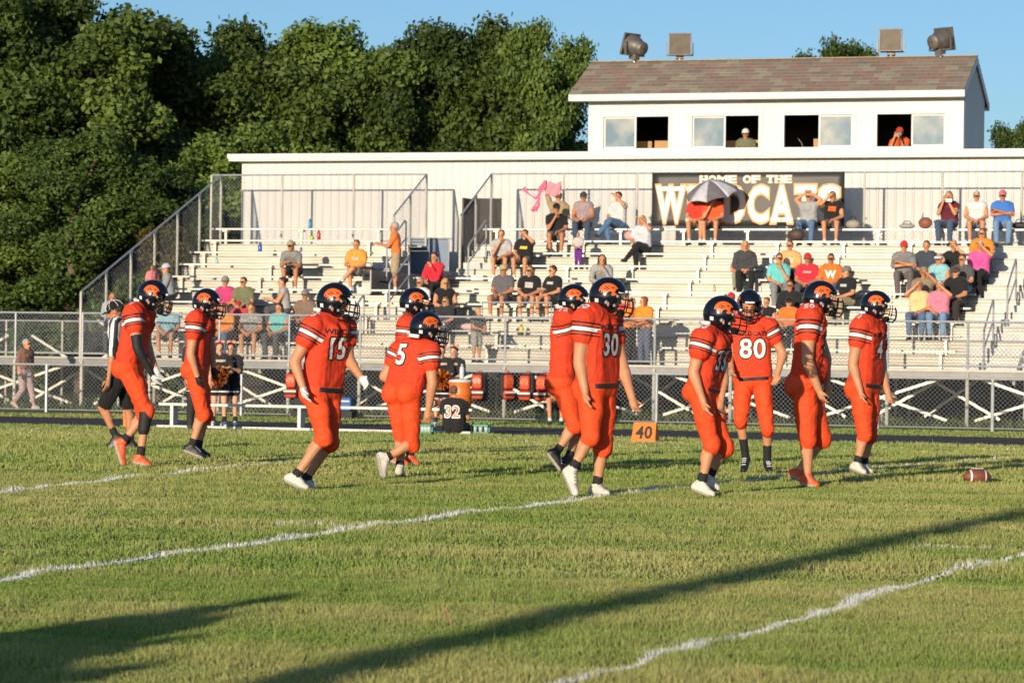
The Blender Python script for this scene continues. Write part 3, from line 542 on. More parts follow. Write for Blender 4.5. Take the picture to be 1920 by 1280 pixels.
# bench end rail in the lower right section (short rail above the front seats)
p0 = atY(913, 567, rowY(2)); p1 = atY(1042, 567, rowY(2)); fe = MB().tube([(p0[0], rowY(2) - .35, seatZ(2) - .43), (p0[0], rowY(2) - .35, p0[2]), (p1[0], rowY(2) - .35, p0[2]), (p1[0], rowY(2) - .35, seatZ(2) - .43)], .022, 8); add(fe, 'row_rail', GALV)
# ---- banner on the back railing
BY = YB - .05; b0 = atY(1223, 324, BY); b1 = atY(1584, 322, BY); zb0 = 4.48; zt = (b0[2] + b1[2]) / 2
ban = MB(); nx, nz = 24, 8
for j in range(nz + 1):
    for i in range(nx + 1):
        x = b0[0] + (b1[0] - b0[0]) * i / nx; z = zb0 + (zt - zb0) * j / nz; ban.v.append((x, BY + .006 * math.sin(i * 1.1) * math.sin(j * .9 + .5), z))
for j in range(nz):
    for i in range(nx): k = j * (nx + 1) + i; ban.f.append((k, k + 1, k + nx + 2, k + nx + 1)); ban.m.append(0)
bo = ban.obj('banner', mat('banner_black', (.028, .027, .025), .5, col2=(.05, .048, .043), nscale=1.2), None, 'black banner with white and orange lettering hung on the back railing', 'banner', smooth=True, origin=(b0[0], BY, zb0))
md = bo.modifiers.new('thick', 'SOLIDIFY'); md.thickness = .004; md.offset = 1
WB = mat('banner_white', (.80, .74, .64), .5); OB = mat('banner_orange', (.72, .30, .06), .5)
bw = b1[0] - b0[0]; bh = zt - zb0
def slab(txt, x0, x1, z0, z1, par, serif):
    """slab serif lettering: sans letters with serif bars, orange outline behind white faces"""
    n = len(txt); tot = 0; cw = {'W': 1.45, 'I': .55, 'M': 1.35, ' ': .7, 'O': 1.05}; ws = [cw.get(c, 1.) for c in txt]; un = (x1 - x0) / sum(ws); x = x0; h = z1 - z0
    for c, w_ in zip(txt, ws):
        w = w_ * un
        if c != ' ':
            for lay, (m, off, yy, gr) in enumerate(((OB, .075, BY - .016, .020), (WB, .035, BY - .024, 0))):
                v0, _ = text_mesh(c, 0); lo, hi = v0.min(0), v0.max(0); v, f = text_mesh(c, off); s = np.array([w * .80 / (hi[0] - lo[0]), h * .96 / (hi[1] - lo[1])])
                if c == 'I': s[0] = w * .42 / (hi[0] - lo[0])
                q = (v - (lo + hi) / 2) * s; mb = MB(); mb.add([(x + w / 2 + a, yy, (z0 + z1) / 2 + b) for a, b in q], f)
                st2 = {'W': [(.2, 1), (.8, 1)], 'I': [(.5, 0), (.5, 1)], 'L': [(.25, 0), (.25, 1)], 'D': [(.2, 0), (.2, 1)], 'A': [(.2, 0), (.8, 0)], 'T': [(.5, 0)], 'H': [(.2, 0), (.2, 1), (.8, 0), (.8, 1)], 'M': [(.15, 0), (.85, 0)], 'E': [(.2, 0), (.2, 1)], 'F': [(.25, 0), (.2, 1)]}.get(c, [])
                sw = h * serif * .34 + gr; sh = h * .11 + gr
                for fx, top in st2:
                    cx = x + w * (.1 + .8 * fx); cz = z1 - h * .06 if top else z0 + h * .06
                    k = .7 if c in 'WMA' else 1.; mb.box((cx - sw * k, yy - .002, cz - sh / 2), (cx + sw * k, yy - .0005, cz + sh / 2))
                mb.obj('letter', m, par)
        x += w
slab('WILDCATS', b0[0] + .06, b1[0] - .08, zb0 + .10, zb0 + bh * .735, bo, .62); slab('HOME OF THE', b0[0] + bw * .25, b0[0] + bw * .73, zb0 + bh * .80, zb0 + bh * .935, bo, .7)
# ================================================================ chain link fence along the track
YF = 61.3; zf = atY(0, 681.7, YF)[2]; fen = empty('chain_link_fence', (-32, YF, G0), 'low galvanised chain link fence between track and grandstand', 'fence')
mb = MB().tube([(-34, YF, zf), (-3, YF, zf)], .024, 8); mb.obj('top_rail', GALV, fen); MB().tube([(-34, YF, G0 + .06), (-3, YF, G0 + .06)], .012, 6).obj('bottom_rail', GALV, fen)
x88 = atY(88, 730, YF)[0]
for k in range(-1, 12): MB().tube([(x88 + 2.36 * k, YF - .03, G0 - .1), (x88 + 2.36 * k, YF - .03, zf - .01)], .036, 10).obj('post', GALV, fen)
wires((-34, YF - .01, G0 + .06), (-3, YF - .01, G0 + .06), zf - G0 - .06).obj('wire_mesh', WIRE, fen, kind='stuff')
# weeds under the stand
wb = []
for k in range(2600):
    x = random.uniform(-36, -5); y = random.choice((random.gauss(64.2, .5), random.uniform(65, 71))); h = random.uniform(.06, .32); a = random.uniform(0, 6.28); w = random.uniform(.01, .03); l = random.uniform(-.1, .1)
    wb.append(((x - w * math.cos(a), y - w * math.sin(a), G0), (x + w * math.cos(a), y + w * math.sin(a), G0), (x + l, y + l * .5, G0 + h)))
mb = MB(); [mb.add(q, [(0, 1, 2)]) for q in wb]; mb.obj('weeds', mat('weed', (.07, .09, .02), .8, var=.4, nscale=3), None, 'weeds and tall grass under the grandstand', 'weeds', kind='stuff')
# light pole behind the camera whose shadow crosses the field; left of the sun line through (-3.67,15.08)
d = SUN_DX; pb = np.array([-3.95 - d * 24.5, 15.08 - 24.5]); mb = MB().tube([(*pb, -.3), (*pb, 12.2)], [.20, .15], 14); lp = mb.obj('light_pole', mat('pole_wood', (.13, .09, .06), .9, var=.2), None, 'wooden floodlight pole behind the camera casting the long field shadow', 'pole', origin=(*pb, -.3))
MB().box((pb[0] - 1.2, pb[1] - .08, 11.6), (pb[0] + 1.2, pb[1] + .08, 11.8)).obj('cross_arm', mat('pole_wood', (0, 0, 0)), lp)
# ================================================================ people
def cap_mesh(a, b, ra, rb, n=10):
    a = np.array(a, float); b = np.array(b, float); d = b - a; L = np.linalg.norm(d); d = d / L if L > 1e-6 else np.array([0, 0, 1.])
    x = np.cross(d, [0, 0, 1.] if abs(d[2]) < .9 else [1., 0, 0]); x /= np.linalg.norm(x); y = np.cross(d, x); V = []; F = []
    rings = [(a - d * ra * math.cos(t), ra * math.sin(t)) for t in (.12, .6, 1.1, 1.57)] + [(b + d * rb * math.cos(t), rb * math.sin(t)) for t in (1.57, 1.1, .6, .12)]
    for c, r in rings:
        for k in range(n): V.append(c + r * (math.cos(6.28318 * k / n) * x + math.sin(6.28318 * k / n) * y))
    for i in range(len(rings) - 1):
        for k in range(n): F.append((i * n + k, i * n + (k + 1) % n, (i + 1) * n + (k + 1) % n, (i + 1) * n + k))
    F.append(tuple(range(n - 1, -1, -1))); F.append(tuple((len(rings) - 1) * n + k for k in range(n))); return V, F
class Body:
    def __init__(s): s.caps = []; s.ells = []; s.marks = []; s.post = []
    def cap(s, a, b, ra, rb, lab): s.caps.append((np.array(a, float), np.array(b, float), ra, rb, lab))
    def ell(s, c, r, lab, M=np.eye(3)): s.ells.append((np.array(c, float), np.array(r, float), np.array(M), lab))
    def mark(s, c, r, lab, M=np.eye(3)): s.marks.append((np.array(c, float), np.array(r, float), np.array(M), lab))
    def add_post(s, a, b, ra, rb, lab): s.post.append((np.array(a, float), np.array(b, float), ra, rb, lab))
nrm = lambda v: np.asarray(v, float) / (np.linalg.norm(v) + 1e-9)
QUEUE = []
def hand(B, w, e, nvec, side, lab, s=1., curl=.5, post=False, spread=0.):
    """palm, four fingers of unequal length with a knuckle bend, thumb from the side of the palm. w wrist, e elbow, nvec = palm facing"""
    d = nrm(w - e); n = nrm(nvec - d * (nvec @ d)); x = np.cross(d, n) * side; f = B.add_post if post else B.cap
    p = w + d * .075 * s; B.cap(w - d * .01, p, .030 * s, .034 * s, lab); B.cap(w + d * .04 * s + x * .018 * s, p + x * .016 * s, .024 * s, .022 * s, lab); B.cap(w + d * .04 * s - x * .018 * s, p - x * .016 * s, .024 * s, .02 * s, lab)
    for i, (ox, L) in enumerate(((.031, .070), (.011, .080), (-.010, .074), (-.030, .058))):
        o = p + x * ox * s + d * .012 * s; dd = nrm(d + n * curl * .6 + x * (ox * (3 + 8 * spread))); k = o + dd * L * .5 * s; d2 = nrm(d * (1 - curl * .6) + n * curl * 1.3 + x * ox * 2); t = k + d2 * L * .55 * s
        f(o, k, .0112 * s, .0105 * s, lab); f(k, t, .0105 * s, .0088 * s, lab)
    o = w + d * .028 * s + x * .028 * s; k = o + nrm(d * .75 + x * .75 + n * .35) * .045 * s; f(o, k, .014 * s, .0125 * s, lab); f(k, k + nrm(d + x * .1 + n * .5) * .036 * s, .012 * s, .0095 * s, lab)
def head(B, c, fd, up, s=1., hair='short', female=False, player=False, glasses=False):
    fd = nrm(fd); up = nrm(up - fd * (up @ fd)); sd = np.cross(up, fd); M = np.stack([sd, fd, up], 1); P = lambda x, y, z: c + (sd * x + fd * y + up * z) * s
    B.ell(P(0, -.008, .022), np.array([.074, .094, .098]) * s, 'skin', M); B.ell(P(0, .026, -.055), np.array([.056, .062, .062]) * s, 'skin', M)
    B.cap(P(0, .088, .012), P(0, .106, -.022), .011 * s, .016 * s, 'skin'); B.cap(P(-.03, .076, .032), P(.03, .076, .032), .014 * s, .014 * s, 'skin'); B.cap(P(0, .072, -.095), P(0, .066, -.10), .022 * s, .022 * s, 'skin')
    for k in (-1, 1): B.cap(P(.074 * k, -.005, .02), P(.077 * k, -.012, -.02), .014 * s, .011 * s, 'skin'); B.mark(P(.031 * k, .088, .016), np.array([.017, .03, .0095]) * s, 'eye', M)
    B.mark(P(0, .09, -.058), np.array([.024, .03, .0075]) * s, 'lip', M)
    if glasses: B.mark(P(0, .09, .015), np.array([.068, .05, .019]) * s, 'glass', M)
    if player: return
    if hair in ('short', 'long', 'bun', 'cap'):
        B.ell(P(0, -.034, .046), np.array([.082, .090, .092]) * s, 'hair', M)
        if hair != 'cap': B.cap(P(-.03, .035, .108), P(.03, .035, .108), .024 * s, .024 * s, 'hair')
    if hair == 'long':
        for k in (-1, 0, 1): B.cap(P(.062 * k, -.05 + .03 * abs(k), .03), P(.080 * k, -.055 + .05 * abs(k), -.19), .042 * s, .032 * s, 'hair')
    if hair == 'bun': B.ell(P(0, -.11, .05), np.array([.05, .05, .05]) * s, 'hair', M)
    if hair == 'grey_bob':
        pass
def torso(B, J, s, rs, lab, depth=1.):
    ch = J['chest']; pe = J['pel'] * .78 + ch * .22; sl, sr, hl, hr = J['shL'], J['shR'], J['hipL'], J['hipR']; mid = (sl + sr) / 2
    for t, q in ((0, .62), (.4, .60)):
        a = (sl * q + mid * (1 - q)); b = (sr * q + mid * (1 - q)); lo = ch - mid
        B.cap(a + lo * t, b + lo * t, rs * .92, rs * .92, lab)
    hm = (hl + hr) / 2
    for k in (0, .25, .5, .75, 1):
        a = (sl * .52 + mid * .48) * (1 - k) + (sr * .52 + mid * .48) * k + (ch - mid) * .4; b = hl * (1 - k) + hr * k + (pe - hm)
        w = (ch + pe) / 2 + (a - mid) * .62 + (b - hm) * .3; w = (a + b) / 2 * .6 + w * .4
        B.cap(a, w, rs, rs * .93, lab); B.cap(w, b, rs * .93, rs * .98, lab)
def limb_s(a, b, t): return a + (b - a) * t
def person(name, J, st, label, cat, group, vox, after=None):
    """J joints; st style dict; queue the continuous body surface"""
    s = st.get('s', 1.); B = Body(); bulk = st.get('bulk', 1.); fat = st.get('fat', 0.)
    fd, up = J['fd'], J.get('up', np.array([0, 0, 1.]))
    pl = st.get('player', False); rs = (.125 if pl else .112) * s * bulk
    torso(B, J, s, rs, 'shirt')
    if fat: c = (J['chest'] * .35 + J['pel'] * .65); B.ell(c + J['bf'] * .05 * s, np.array([.15, .15, .17]) * s * (1 + fat), 'shirt')
    hb = (.122 if pl else .108) * s * bulk; B.cap(J['hipL'] + (J['chest'] - J['pel']) * .06, J['hipR'] + (J['chest'] - J['pel']) * .06, hb, hb, 'pants')
    if pl: [B.ell(J['hip' + k] - J['bf'] * .05 * bulk, np.array([.11, .11, .115]) * s * bulk, 'pants') for k in 'LR']
    B.cap(J['neck'], J['head'] - up * .07 * s, .058 * s, .052 * s, 'skin')
    for k in 'LR':
        sh, el, wr = J['sh' + k], J['el' + k], J['wr' + k]; neck = J['neck']; ra = (.059 if pl else .05) * s * (bulk * .6 + .4)
        if pl:
            pads = .098 * s; B.cap(limb_s(neck, sh, .25), limb_s(neck, sh, .82), .085 * s, pads, 'shirt'); B.ell(limb_s(sh, el, .06) + np.array([0, 0, .01]), np.array([.112, .112, .10]) * s, 'shirt'); B.cap(sh, limb_s(sh, el, .40), .100 * s, .093 * s, 'shirt'); B.ell(limb_s(neck, sh, .5) * .6 + J['chest'] * .4 + J['bf'] * .06, np.array([.10, .10, .10]) * s, 'shirt')
        else:
            B.cap(limb_s(neck, sh, .3), sh, .06 * s, .066 * s, 'shirt' if st.get('sleeve', .55) >= 0 else 'skin')
            sv = st.get('sleeve', .55)
            if sv > 0: B.cap(sh, limb_s(sh, el, min(1, sv)), .068 * s * bulk, (.064 if sv < 1 else .056) * s * bulk, 'shirt')
            if sv > 1: B.cap(el, limb_s(el, wr, .95), .054 * s, .04 * s, 'shirt')
        al = st.get('arm' + k, 'skin'); B.cap(sh, el, ra * 1.12, ra * .86, st.get('uarm' + k, 'skin')); B.cap(limb_s(sh, el, .35), limb_s(sh, el, .6), ra * 1.12, ra * 1.05, 'skin'); B.cap(el, wr, ra * .84, ra * .56, al); B.cap(limb_s(el, wr, .12), limb_s(el, wr, .4), ra * .92, ra * .78, al)
        hn = J.get('palm' + k); hn = J['bf'] * .3 + (J['pel'] - wr) * .6 if hn is None else hn
        hand(B, wr, el, hn, 1 if k == 'R' else -1, st.get('hand' + k, 'skin'), s, J.get('curl' + k, .45), post=not pl)
        hp, kn, an, toe = J['hip' + k], J['kn' + k], J['an' + k], J['toe' + k]; rl = (.088 + .02 * max(0, bulk - 1)) * s; pn = st.get('pants', 1.)
        if pl:
            B.cap(hp, limb_s(hp, kn, .5), .104 * s * bulk, .096 * s * bulk, 'pants'); B.cap(limb_s(hp, kn, .5), kn, .095 * s * bulk, .071 * s * bulk, 'pants'); B.cap(kn, limb_s(kn, an, .10), .072 * s * bulk, .064 * s * bulk, 'pants'); B.ell(kn + J['bf'] * .02, np.array([.07, .07, .095]) * s, 'pants'); B.ell(limb_s(hp, kn, .45) + J['bf'] * .03, np.array([.078, .078, .125]) * s * bulk, 'pants')
        else:
            B.cap(hp, kn, rl * 1.02, rl * .72, 'skin' if pn < 1 else 'pants')
            if pn > 0: B.cap(hp, limb_s(hp, kn, min(1, pn)), rl * 1.18, rl * (1.08 if pn < 1 else .86), 'pants')
            if pn > 1: B.cap(kn, limb_s(kn, an, min(1, pn - 1)), rl * .84, rl * .62, 'pants')
        cl = st.get('calf' + k, 'skin'); back = -J['bf']
        shd = nrm(an - kn); bk_ = nrm(back - shd * (back @ shd)); B.cap(kn, an, .056 * s * (bulk * .6 + .4), .037 * s, cl); B.cap(limb_s(kn, an, .2) + bk_ * .018 * s, limb_s(kn, an, .42) + bk_ * .02 * s, .052 * s * (bulk * .6 + .4), .046 * s, cl)
        sk = st.get('sock', .0)
        if sk > 0: B.cap(limb_s(kn, an, 1 - sk), an, .0475 * s, .044 * s, 'sock')
        fdir = nrm(toe - an); flat = nrm(fdir - shd * (fdir @ shd) * .35); heel = an - nrm(toe - an - shd * ((toe - an) @ shd)) * .045 * s + shd * .045 * s
        B.cap(an, heel, .046 * s, .042 * s, 'shoe'); B.cap(heel, toe, .041 * s, .034 * s, 'shoe'); sd_ = nrm(np.cross(shd, toe - heel)); dn = nrm(np.cross(toe - heel, sd_)); dn = dn if dn @ shd > 0 else -dn
        [B.cap(heel + dn * .022 * s + sd_ * q, toe + dn * .016 * s + sd_ * q, .026 * s, .022 * s, 'sole') for q in (-.016 * s, .016 * s)]
        B.cap(an + shd * .02 * s, limb_s(heel, toe, .65) - shd * .02 * s, .044 * s, .035 * s, 'shoe')
    head(B, J['head'], fd, up, s, st.get('hair_style', 'short'), st.get('female', False), pl, st.get('glasses', False))
    if st.get('extra'): st['extra'](B, J)
    if st.get('skirt'):
        m_ = (J['hipL'] + J['hipR']) / 2
        for k in 'LR': B.cap(J['hip' + k], limb_s(J['hip' + k], J['kn' + k], .45), .11 * s, .125 * s, 'pants')
    if st.get('female') and not pl:
        for k, q in (('L', .42), ('R', .42)): B.ell((J['sh' + k] * q + (J['shL'] + J['shR']) / 2 * (1 - q)) * .5 + J['chest'] * .5 + J['bf'] * .085 * s, np.array([.066, .066, .07]) * s, 'shirt')
    QUEUE.append((name, B, J, st, label, cat, group, vox, after))
SOLE = mat('shoe_sole', (.36, .33, .28), .7); EYE = mat('eye_dark', (.03, .02, .015), .3); LIP = mat('lip', (.40, .15, .12), .5); SGL = mat('sunglasses', (.01, .01, .012), .1)
def build_people():
    tmp = []
    for q in QUEUE:
        B = q[1]; mb = MB()
        for a, b, ra, rb, l in B.caps: mb.add(*cap_mesh(a, b, ra, rb, 12))
        for c, r, M, l in B.ells: mb.ell(c, r, 14, 9, 0, M)
        me = mb.mesh('tmp', []); o = bpy.data.objects.new('tmp', me); COL.objects.link(o)
        m = o.modifiers.new('r', 'REMESH'); m.mode = 'VOXEL'; m.voxel_size = q[7]; m.adaptivity = 0
        m = o.modifiers.new('s', 'SMOOTH'); m.factor = .5; m.iterations = 9 if q[3].get('player') else 2
        tmp.append(o)
    dg = bpy.context.evaluated_depsgraph_get(); dg.update(); out = []
    for o, (name, B, J, st, label, cat, group, vox, after) in zip(tmp, QUEUE):
        me = bpy.data.meshes.new_from_object(o.evaluated_get(dg)); nv = len(me.vertices); co = np.empty(nv * 3, np.float32); me.vertices.foreach_get('co', co); co = co.reshape(-1, 3)
        npg = len(me.polygons); fc = np.empty(npg * 3, np.float32); me.polygons.foreach_get('center', fc); fc = fc.reshape(-1, 3); lv = np.empty(len(me.loops), np.int32); me.loops.foreach_get('vertex_index', lv); ls = np.empty(npg, np.int32); me.polygons.foreach_get('loop_start', ls); le = np.append(ls[1:], len(lv)); lv = lv.tolist()
        F = [tuple(lv[a:b]) for a, b in zip(ls.tolist(), le.tolist())]; bpy.data.meshes.remove(me); labs = []; D = []
        for a, b, ra, rb, l in B.caps:
            d = b - a; L2 = d @ d + 1e-9; t = np.clip((fc - a) @ d / L2, 0, 1); D.append(np.linalg.norm(fc - a - t[:, None] * d, axis=1) - (ra + (rb - ra) * t)); labs.append(l)
        for c, r, M, l in B.ells:
            k = np.linalg.norm(((fc - c) @ M) / r, axis=1); D.append((k - 1) * r.min()); labs.append(l)
        pri = {'shirt': .004, 'pants': .005, 'hair': .004, 'sock': .003, 'shoe': .003, 'sleeve': .006, 'knee': .006, 'belt': .008}
        D = np.array(D) - np.array([pri.get(l, 0) for l in labs])[:, None]; idx = D.argmin(0); fl = [labs[i] for i in idx]
        for c, r, M, l in B.marks:
            k = np.linalg.norm(((fc - c) @ M) / r, axis=1) < 1
            for i in np.nonzero(k)[0]:
                if fl[i] == 'skin': fl[i] = l
        cl_ = np.array([l in ('shirt', 'pants') for l in fl]); wv_ = np.zeros(nv); cn_ = np.zeros(nv); Fa = np.array([f for f in F if len(f) == 4])
        if len(Fa) == len(F):
            for c4 in range(4): np.add.at(wv_, Fa[:, c4], cl_); np.add.at(cn_, Fa[:, c4], 1)
            wv_ = (wv_ / np.maximum(cn_, 1)) >= .99; nr = np.cross(co[Fa[:, 2]] - co[Fa[:, 0]], co[Fa[:, 3]] - co[Fa[:, 1]]); vn = np.zeros((nv, 3))
            for c4 in range(4): np.add.at(vn, Fa[:, c4], nr)
            vn /= np.linalg.norm(vn, axis=1)[:, None] + 1e-9; rr_ = np.random.default_rng(len(out) + 5); q = co - J['ground']; hgt_ = np.zeros(nv)
            warp = .03 * np.sin(q @ rr_.normal(0, 9, 3) + 1) + .02 * np.sin(q @ rr_.normal(0, 17, 3))
            for k_ in range(5):
                kd = nrm(rr_.normal(0, 1, 3) * [.7, .7, 1.]); f_ = rr_.uniform(38, 85); ph = (q @ kd + warp) * f_ + rr_.uniform(0, 6); env = np.clip(np.sin(q @ rr_.normal(0, 7, 3) + rr_.uniform(0, 6)), 0, 1); hgt_ += (1 - np.abs(np.sin(ph * .5))) ** 2 * env
            co = co + vn * (hgt_ * wv_ * (.0062 if st.get('player') else .008))[:, None]
        V = [tuple(p) for p in co.tolist()]
        for a, b, ra, rb, l in B.post:
            v, f = cap_mesh(a, b, ra, rb, 6); n = len(V); V += [tuple(p) for p in v]; F += [tuple(i + n for i in q) for q in f]; fl += [l] * len(f)
        org = J['ground']; me = bpy.data.meshes.new(name); me.from_pydata((np.array(V) - org).tolist(), [], F); names = sorted(set(fl)); M_ = st['mats']
        for l in names: me.materials.append(M_.get(l) or {'sole': SOLE, 'eye': EYE, 'lip': LIP, 'glass': SGL}[l])
        me.polygons.foreach_set('material_index', [names.index(l) for l in fl]); me.polygons.foreach_set('use_smooth', [True] * len(F)); me.update()
        ob = bpy.data.objects.new(name, me); ob.location = org; link(ob, None, label, cat, group); out.append((ob, V, F, J, st, after))
    for o in tmp: m = o.data; bpy.data.objects.remove(o); bpy.data.meshes.remove(m)
    for ob, V, F, J, st, after in out:
        if after: after(ob, V, F, J, st)
# ---- decals laid on a surface
TXT = {}
def dense_shape(v, f, step):
    bm = bmesh.new(); vs = [bm.verts.new((a, b, 0)) for a, b in v]
    for q in f:
        try: bm.faces.new([vs[i] for i in q])
        except ValueError: pass
    bmesh.ops.triangulate(bm, faces=bm.faces[:]); bmesh.ops.remove_doubles(bm, verts=bm.verts[:], dist=1e-5)
    lo, hi = np.min(v, 0), np.max(v, 0)
    for ax in (0, 1):
        k = math.floor(lo[ax] / step) + 1
        while k * step < hi[ax]:
            no = (1, 0, 0) if ax == 0 else (0, 1, 0); bmesh.ops.bisect_plane(bm, geom=bm.verts[:] + bm.edges[:] + bm.faces[:], plane_co=tuple(k * step * np.array(no)), plane_no=no); k += 1
    bm.verts.index_update(); V = [(p.co.x, p.co.y) for p in bm.verts]; Fq = [tuple(x.index for x in q.verts) for q in bm.faces]; bm.free(); return V, Fq
def decal(name, shape, c, right, up, bvh, m, parent, org, off=.004, step=.02, label=None):
    """project a flat shape (metres) along the viewing normal on to the surface"""
    right = nrm(right); up = nrm(up - right * (up @ right)); n = np.cross(right, up); V, F = dense_shape(*shape, step); P = []; ok = []
    for a, b in V:
        o = c + right * a + up * b + n * .4; h, hn, _, _ = bvh.ray_cast(Vector(o), Vector(-n))
        if h is None: P.append(c + right * a + up * b); ok.append(False)
        else: hh = np.array(h); P.append(hh + n * off + np.array(hn) * off * .3); ok.append((hh - c) @ n > -.16)
    F = [q for q in F if all(ok[i] for i in q)]
    if not F: return None
    mb = MB(); mb.add(P, F); return mb.obj(name, m, parent, label)
def text_shape(txt, h, off=0., sx=.95):
    k = (txt, off)
    if k not in TXT: v0, _ = text_mesh(txt, 0, 1.08); lo, hi = v0.min(0), v0.max(0); v, f = text_mesh(txt, off, 1.08); TXT[k] = ((v - (lo + hi) / 2) / (hi[1] - lo[1]), f)
    v, f = TXT[k]; return (v * np.array([h * sx, h]), f)
def band(name, a, b, t0, t1, bvh, m, parent, org, rmax=.17, off=.004, nseg=40, rows=4, full=False):
    d = nrm(b - a); L = np.linalg.norm(b - a); x = nrm(np.cross(d, [0, 0, 1.] if abs(d[2]) < .9 else [1., 0, 0])); y = np.cross(d, x); P = []; ok = []
    for i in range(rows):
        c = a + d * L * (t0 + (t1 - t0) * i / (rows - 1))
        for k in range(nseg):
            q = math.cos(6.28318 * k / nseg) * x + math.sin(6.28318 * k / nseg) * y; h, hn, _, ds = bvh.ray_cast(Vector(c), Vector(q), .5)
            rr = (np.array(h) - c) @ q if h is not None else 9; P.append(c + q * (min(rr, rmax) + off)); ok.append(full or rr < rmax)
    F = []
    for i in range(rows - 1):
        for k in range(nseg):
            q = (i * nseg + k, i * nseg + (k + 1) % nseg, (i + 1) * nseg + (k + 1) % nseg, (i + 1) * nseg + k)
            if all(ok[j] for j in q): F.append(q)
    if F: mb = MB(); mb.add(P, F); return mb.obj(name, m, parent, smooth=True)
# ---- helmet
HEL = mat('helmet_black', (.006, .008, .014), .13, spec=.6); HELB = mat('facemask', (.012, .012, .013), .35); WPL = mat('white_plastic', (.75, .74, .72), .4)
CAT = mat('logo_orange', (.62, .115, .012), .4); GREYM = mat('clip_grey', (.3, .3, .31), .35, .4)
cat_poly = [(0, .42), (.05, .66), (.17, .86), (.36, .98), (.58, 1.0), (.80, .92), (.95, .76), (1.0, .55), (.93, .44), (.97, .30), (.86, .16), (.72, .12), (.66, .22), (.74, .33), (.60, .40), (.48, .28), (.40, .02), (.36, .26), (.26, .06), (.25, .32), (.13, .18), (.15, .42), (.04, .28)]
cat_marks = [[(.62, .66), (.84, .62), (.72, .73)], [(.80, .40), (.96, .36), (.88, .46)], [(.30, .62), (.52, .50), (.56, .54), (.34, .67)], [(.22, .50), (.44, .40), (.46, .44), (.25, .55)]]
def helmet(ob, c, fd, up, org, s=1., logo=True, bumper=True):
    fd = nrm(fd); up = nrm(up - fd * (up @ fd)); sd = np.cross(up, fd); T = lambda p: c + (sd * p[0] + fd * p[1] + up * p[2]) * s
    mb = MB(); n, k = 40, 26; idx = {}; P = {}
    for i in range(k + 1):
        th = math.pi * i / k * .86
        for j in range(n):
            a = 6.28318 * j / n; x, y, z = math.sin(th) * math.sin(a), math.sin(th) * math.cos(a), math.cos(th)
            low = max(0, -z); fl = 1 + .04 * low; P[i, j] = (x * .122 * fl, y * .152 - .012 - .03 * low * (y > 0) * y, z * .148 + .022)
    def keep(i, j):
        q = [P[a, b % n] for a in (i, i + 1) for b in (j, j + 1)]; y = sum(p[1] for p in q) / 4; z = sum(p[2] for p in q) / 4; x = abs(sum(p[0] for p in q) / 4)
        if z < .062 and y > .055 + max(0, -z) * .05 + (.03 if x > .1 else 0): return False
        if z < -.045 and -.10 < y < .0 and False: return False
        return not (z < -.075 and y < -.035)
    used = [(i, j) for i in range(k) for j in range(n) if keep(i, j)]; vi = {}
    for i, j in used:
        f = []
        for a, b in ((i, j), (i + 1, j), (i + 1, (j + 1) % n), (i, (j + 1) % n)):
            if (a, b) not in vi: vi[a, b] = len(mb.v); mb.v.append(tuple(T(P[a, b])))
            f.append(vi[a, b])
        mb.f.append(tuple(f)); mb.m.append(0)
    bv = BVHTree.FromPolygons([Vector(p) for p in mb.v], mb.f)
    h = mb.obj('helmet', HEL, ob, smooth=True); md = h.modifiers.new('t', 'SOLIDIFY'); md.thickness = .012 * s; md.offset = -1
    fm = MB(); bar = lambda pts, r=.0055: fm.tube([T(p) for p in pts], r * s, 6)
    def arc(z, w, y, y0=.075): return [(w * math.sin(t), y0 + (y - y0) * math.cos(t) ** .8 if math.cos(t) > 0 else y0, z) for t in np.linspace(-1.57, 1.57, 13)]
    bar(arc(.012, .112, .185)); bar(arc(-.045, .112, .198, .06)); bar(arc(-.085, .100, .195, .05)); bar(arc(-.118, .075, .178, .05))
    for x in (-.03, .03): bar([(x, .175, .03), (x, .187, .005), (x, .197, -.045), (x, .193, -.085), (x, .170, -.118)], .005)
    for x in (-.085, .085): bar([(x, .135, .045), (x * 1.02, .14, .01), (x, .14, -.045), (x * .9, .135, -.09)], .005)
    fm.obj('facemask', HELB, h)
    cp = MB(); cp.ell(T((0, .105, -.095)), np.array([.035, .03, .03]) * s, 10, 7); cp.obj('chin_cup', HELB, h, smooth=True)
    fp = MB(); fp.tube([T((x, .135 - 3.4 * x * x, .075)) for x in np.linspace(-.045, .045, 7)], .011 * s, 6); fp.obj('nameplate', WPL, h, smooth=True)
    if bumper:
        q = MB(); q.tube([T((.119 * math.sin(a), -.012 - .15 * math.cos(a), -.068)) for a in np.linspace(-1.0, 1.0, 9)], .018 * s, 8); bb = BVHTree.FromPolygons([Vector(v_) for v_ in q.v], q.f); rb = q.obj('rear_bumper', WPL, h, smooth=True)
        decal('bumper_lettering', text_shape('Riddell', .020 * s, .02), T((0, -.162, -.068)), -sd * -1 if False else np.cross(up, -fd), up, bb, mat('bumper_red', (.45, .05, .04), .5), h, org, .002, .012)
    sn = MB()
    for x in (-1, 1):
        for y, z in ((.085, .03), (.07, -.045)): sn.ell(T((.119 * x, y - .01, z)), np.array([.014, .014, .014]) * s, 8, 6)
        sn.ell(T((.123 * x, -.005, -.03)), np.array([.018, .018, .018]) * s, 8, 6)
    sn.obj('clip', GREYM, h, smooth=True, kind='stuff')
    dk = MB()
    for x in (-1, 1): dk.ell(T((.118 * x, .012, -.042)), np.array([.011, .02, .02]) * s, 10, 6)
    dk.obj('ear_hole', skin(0), h, smooth=True, kind='stuff')
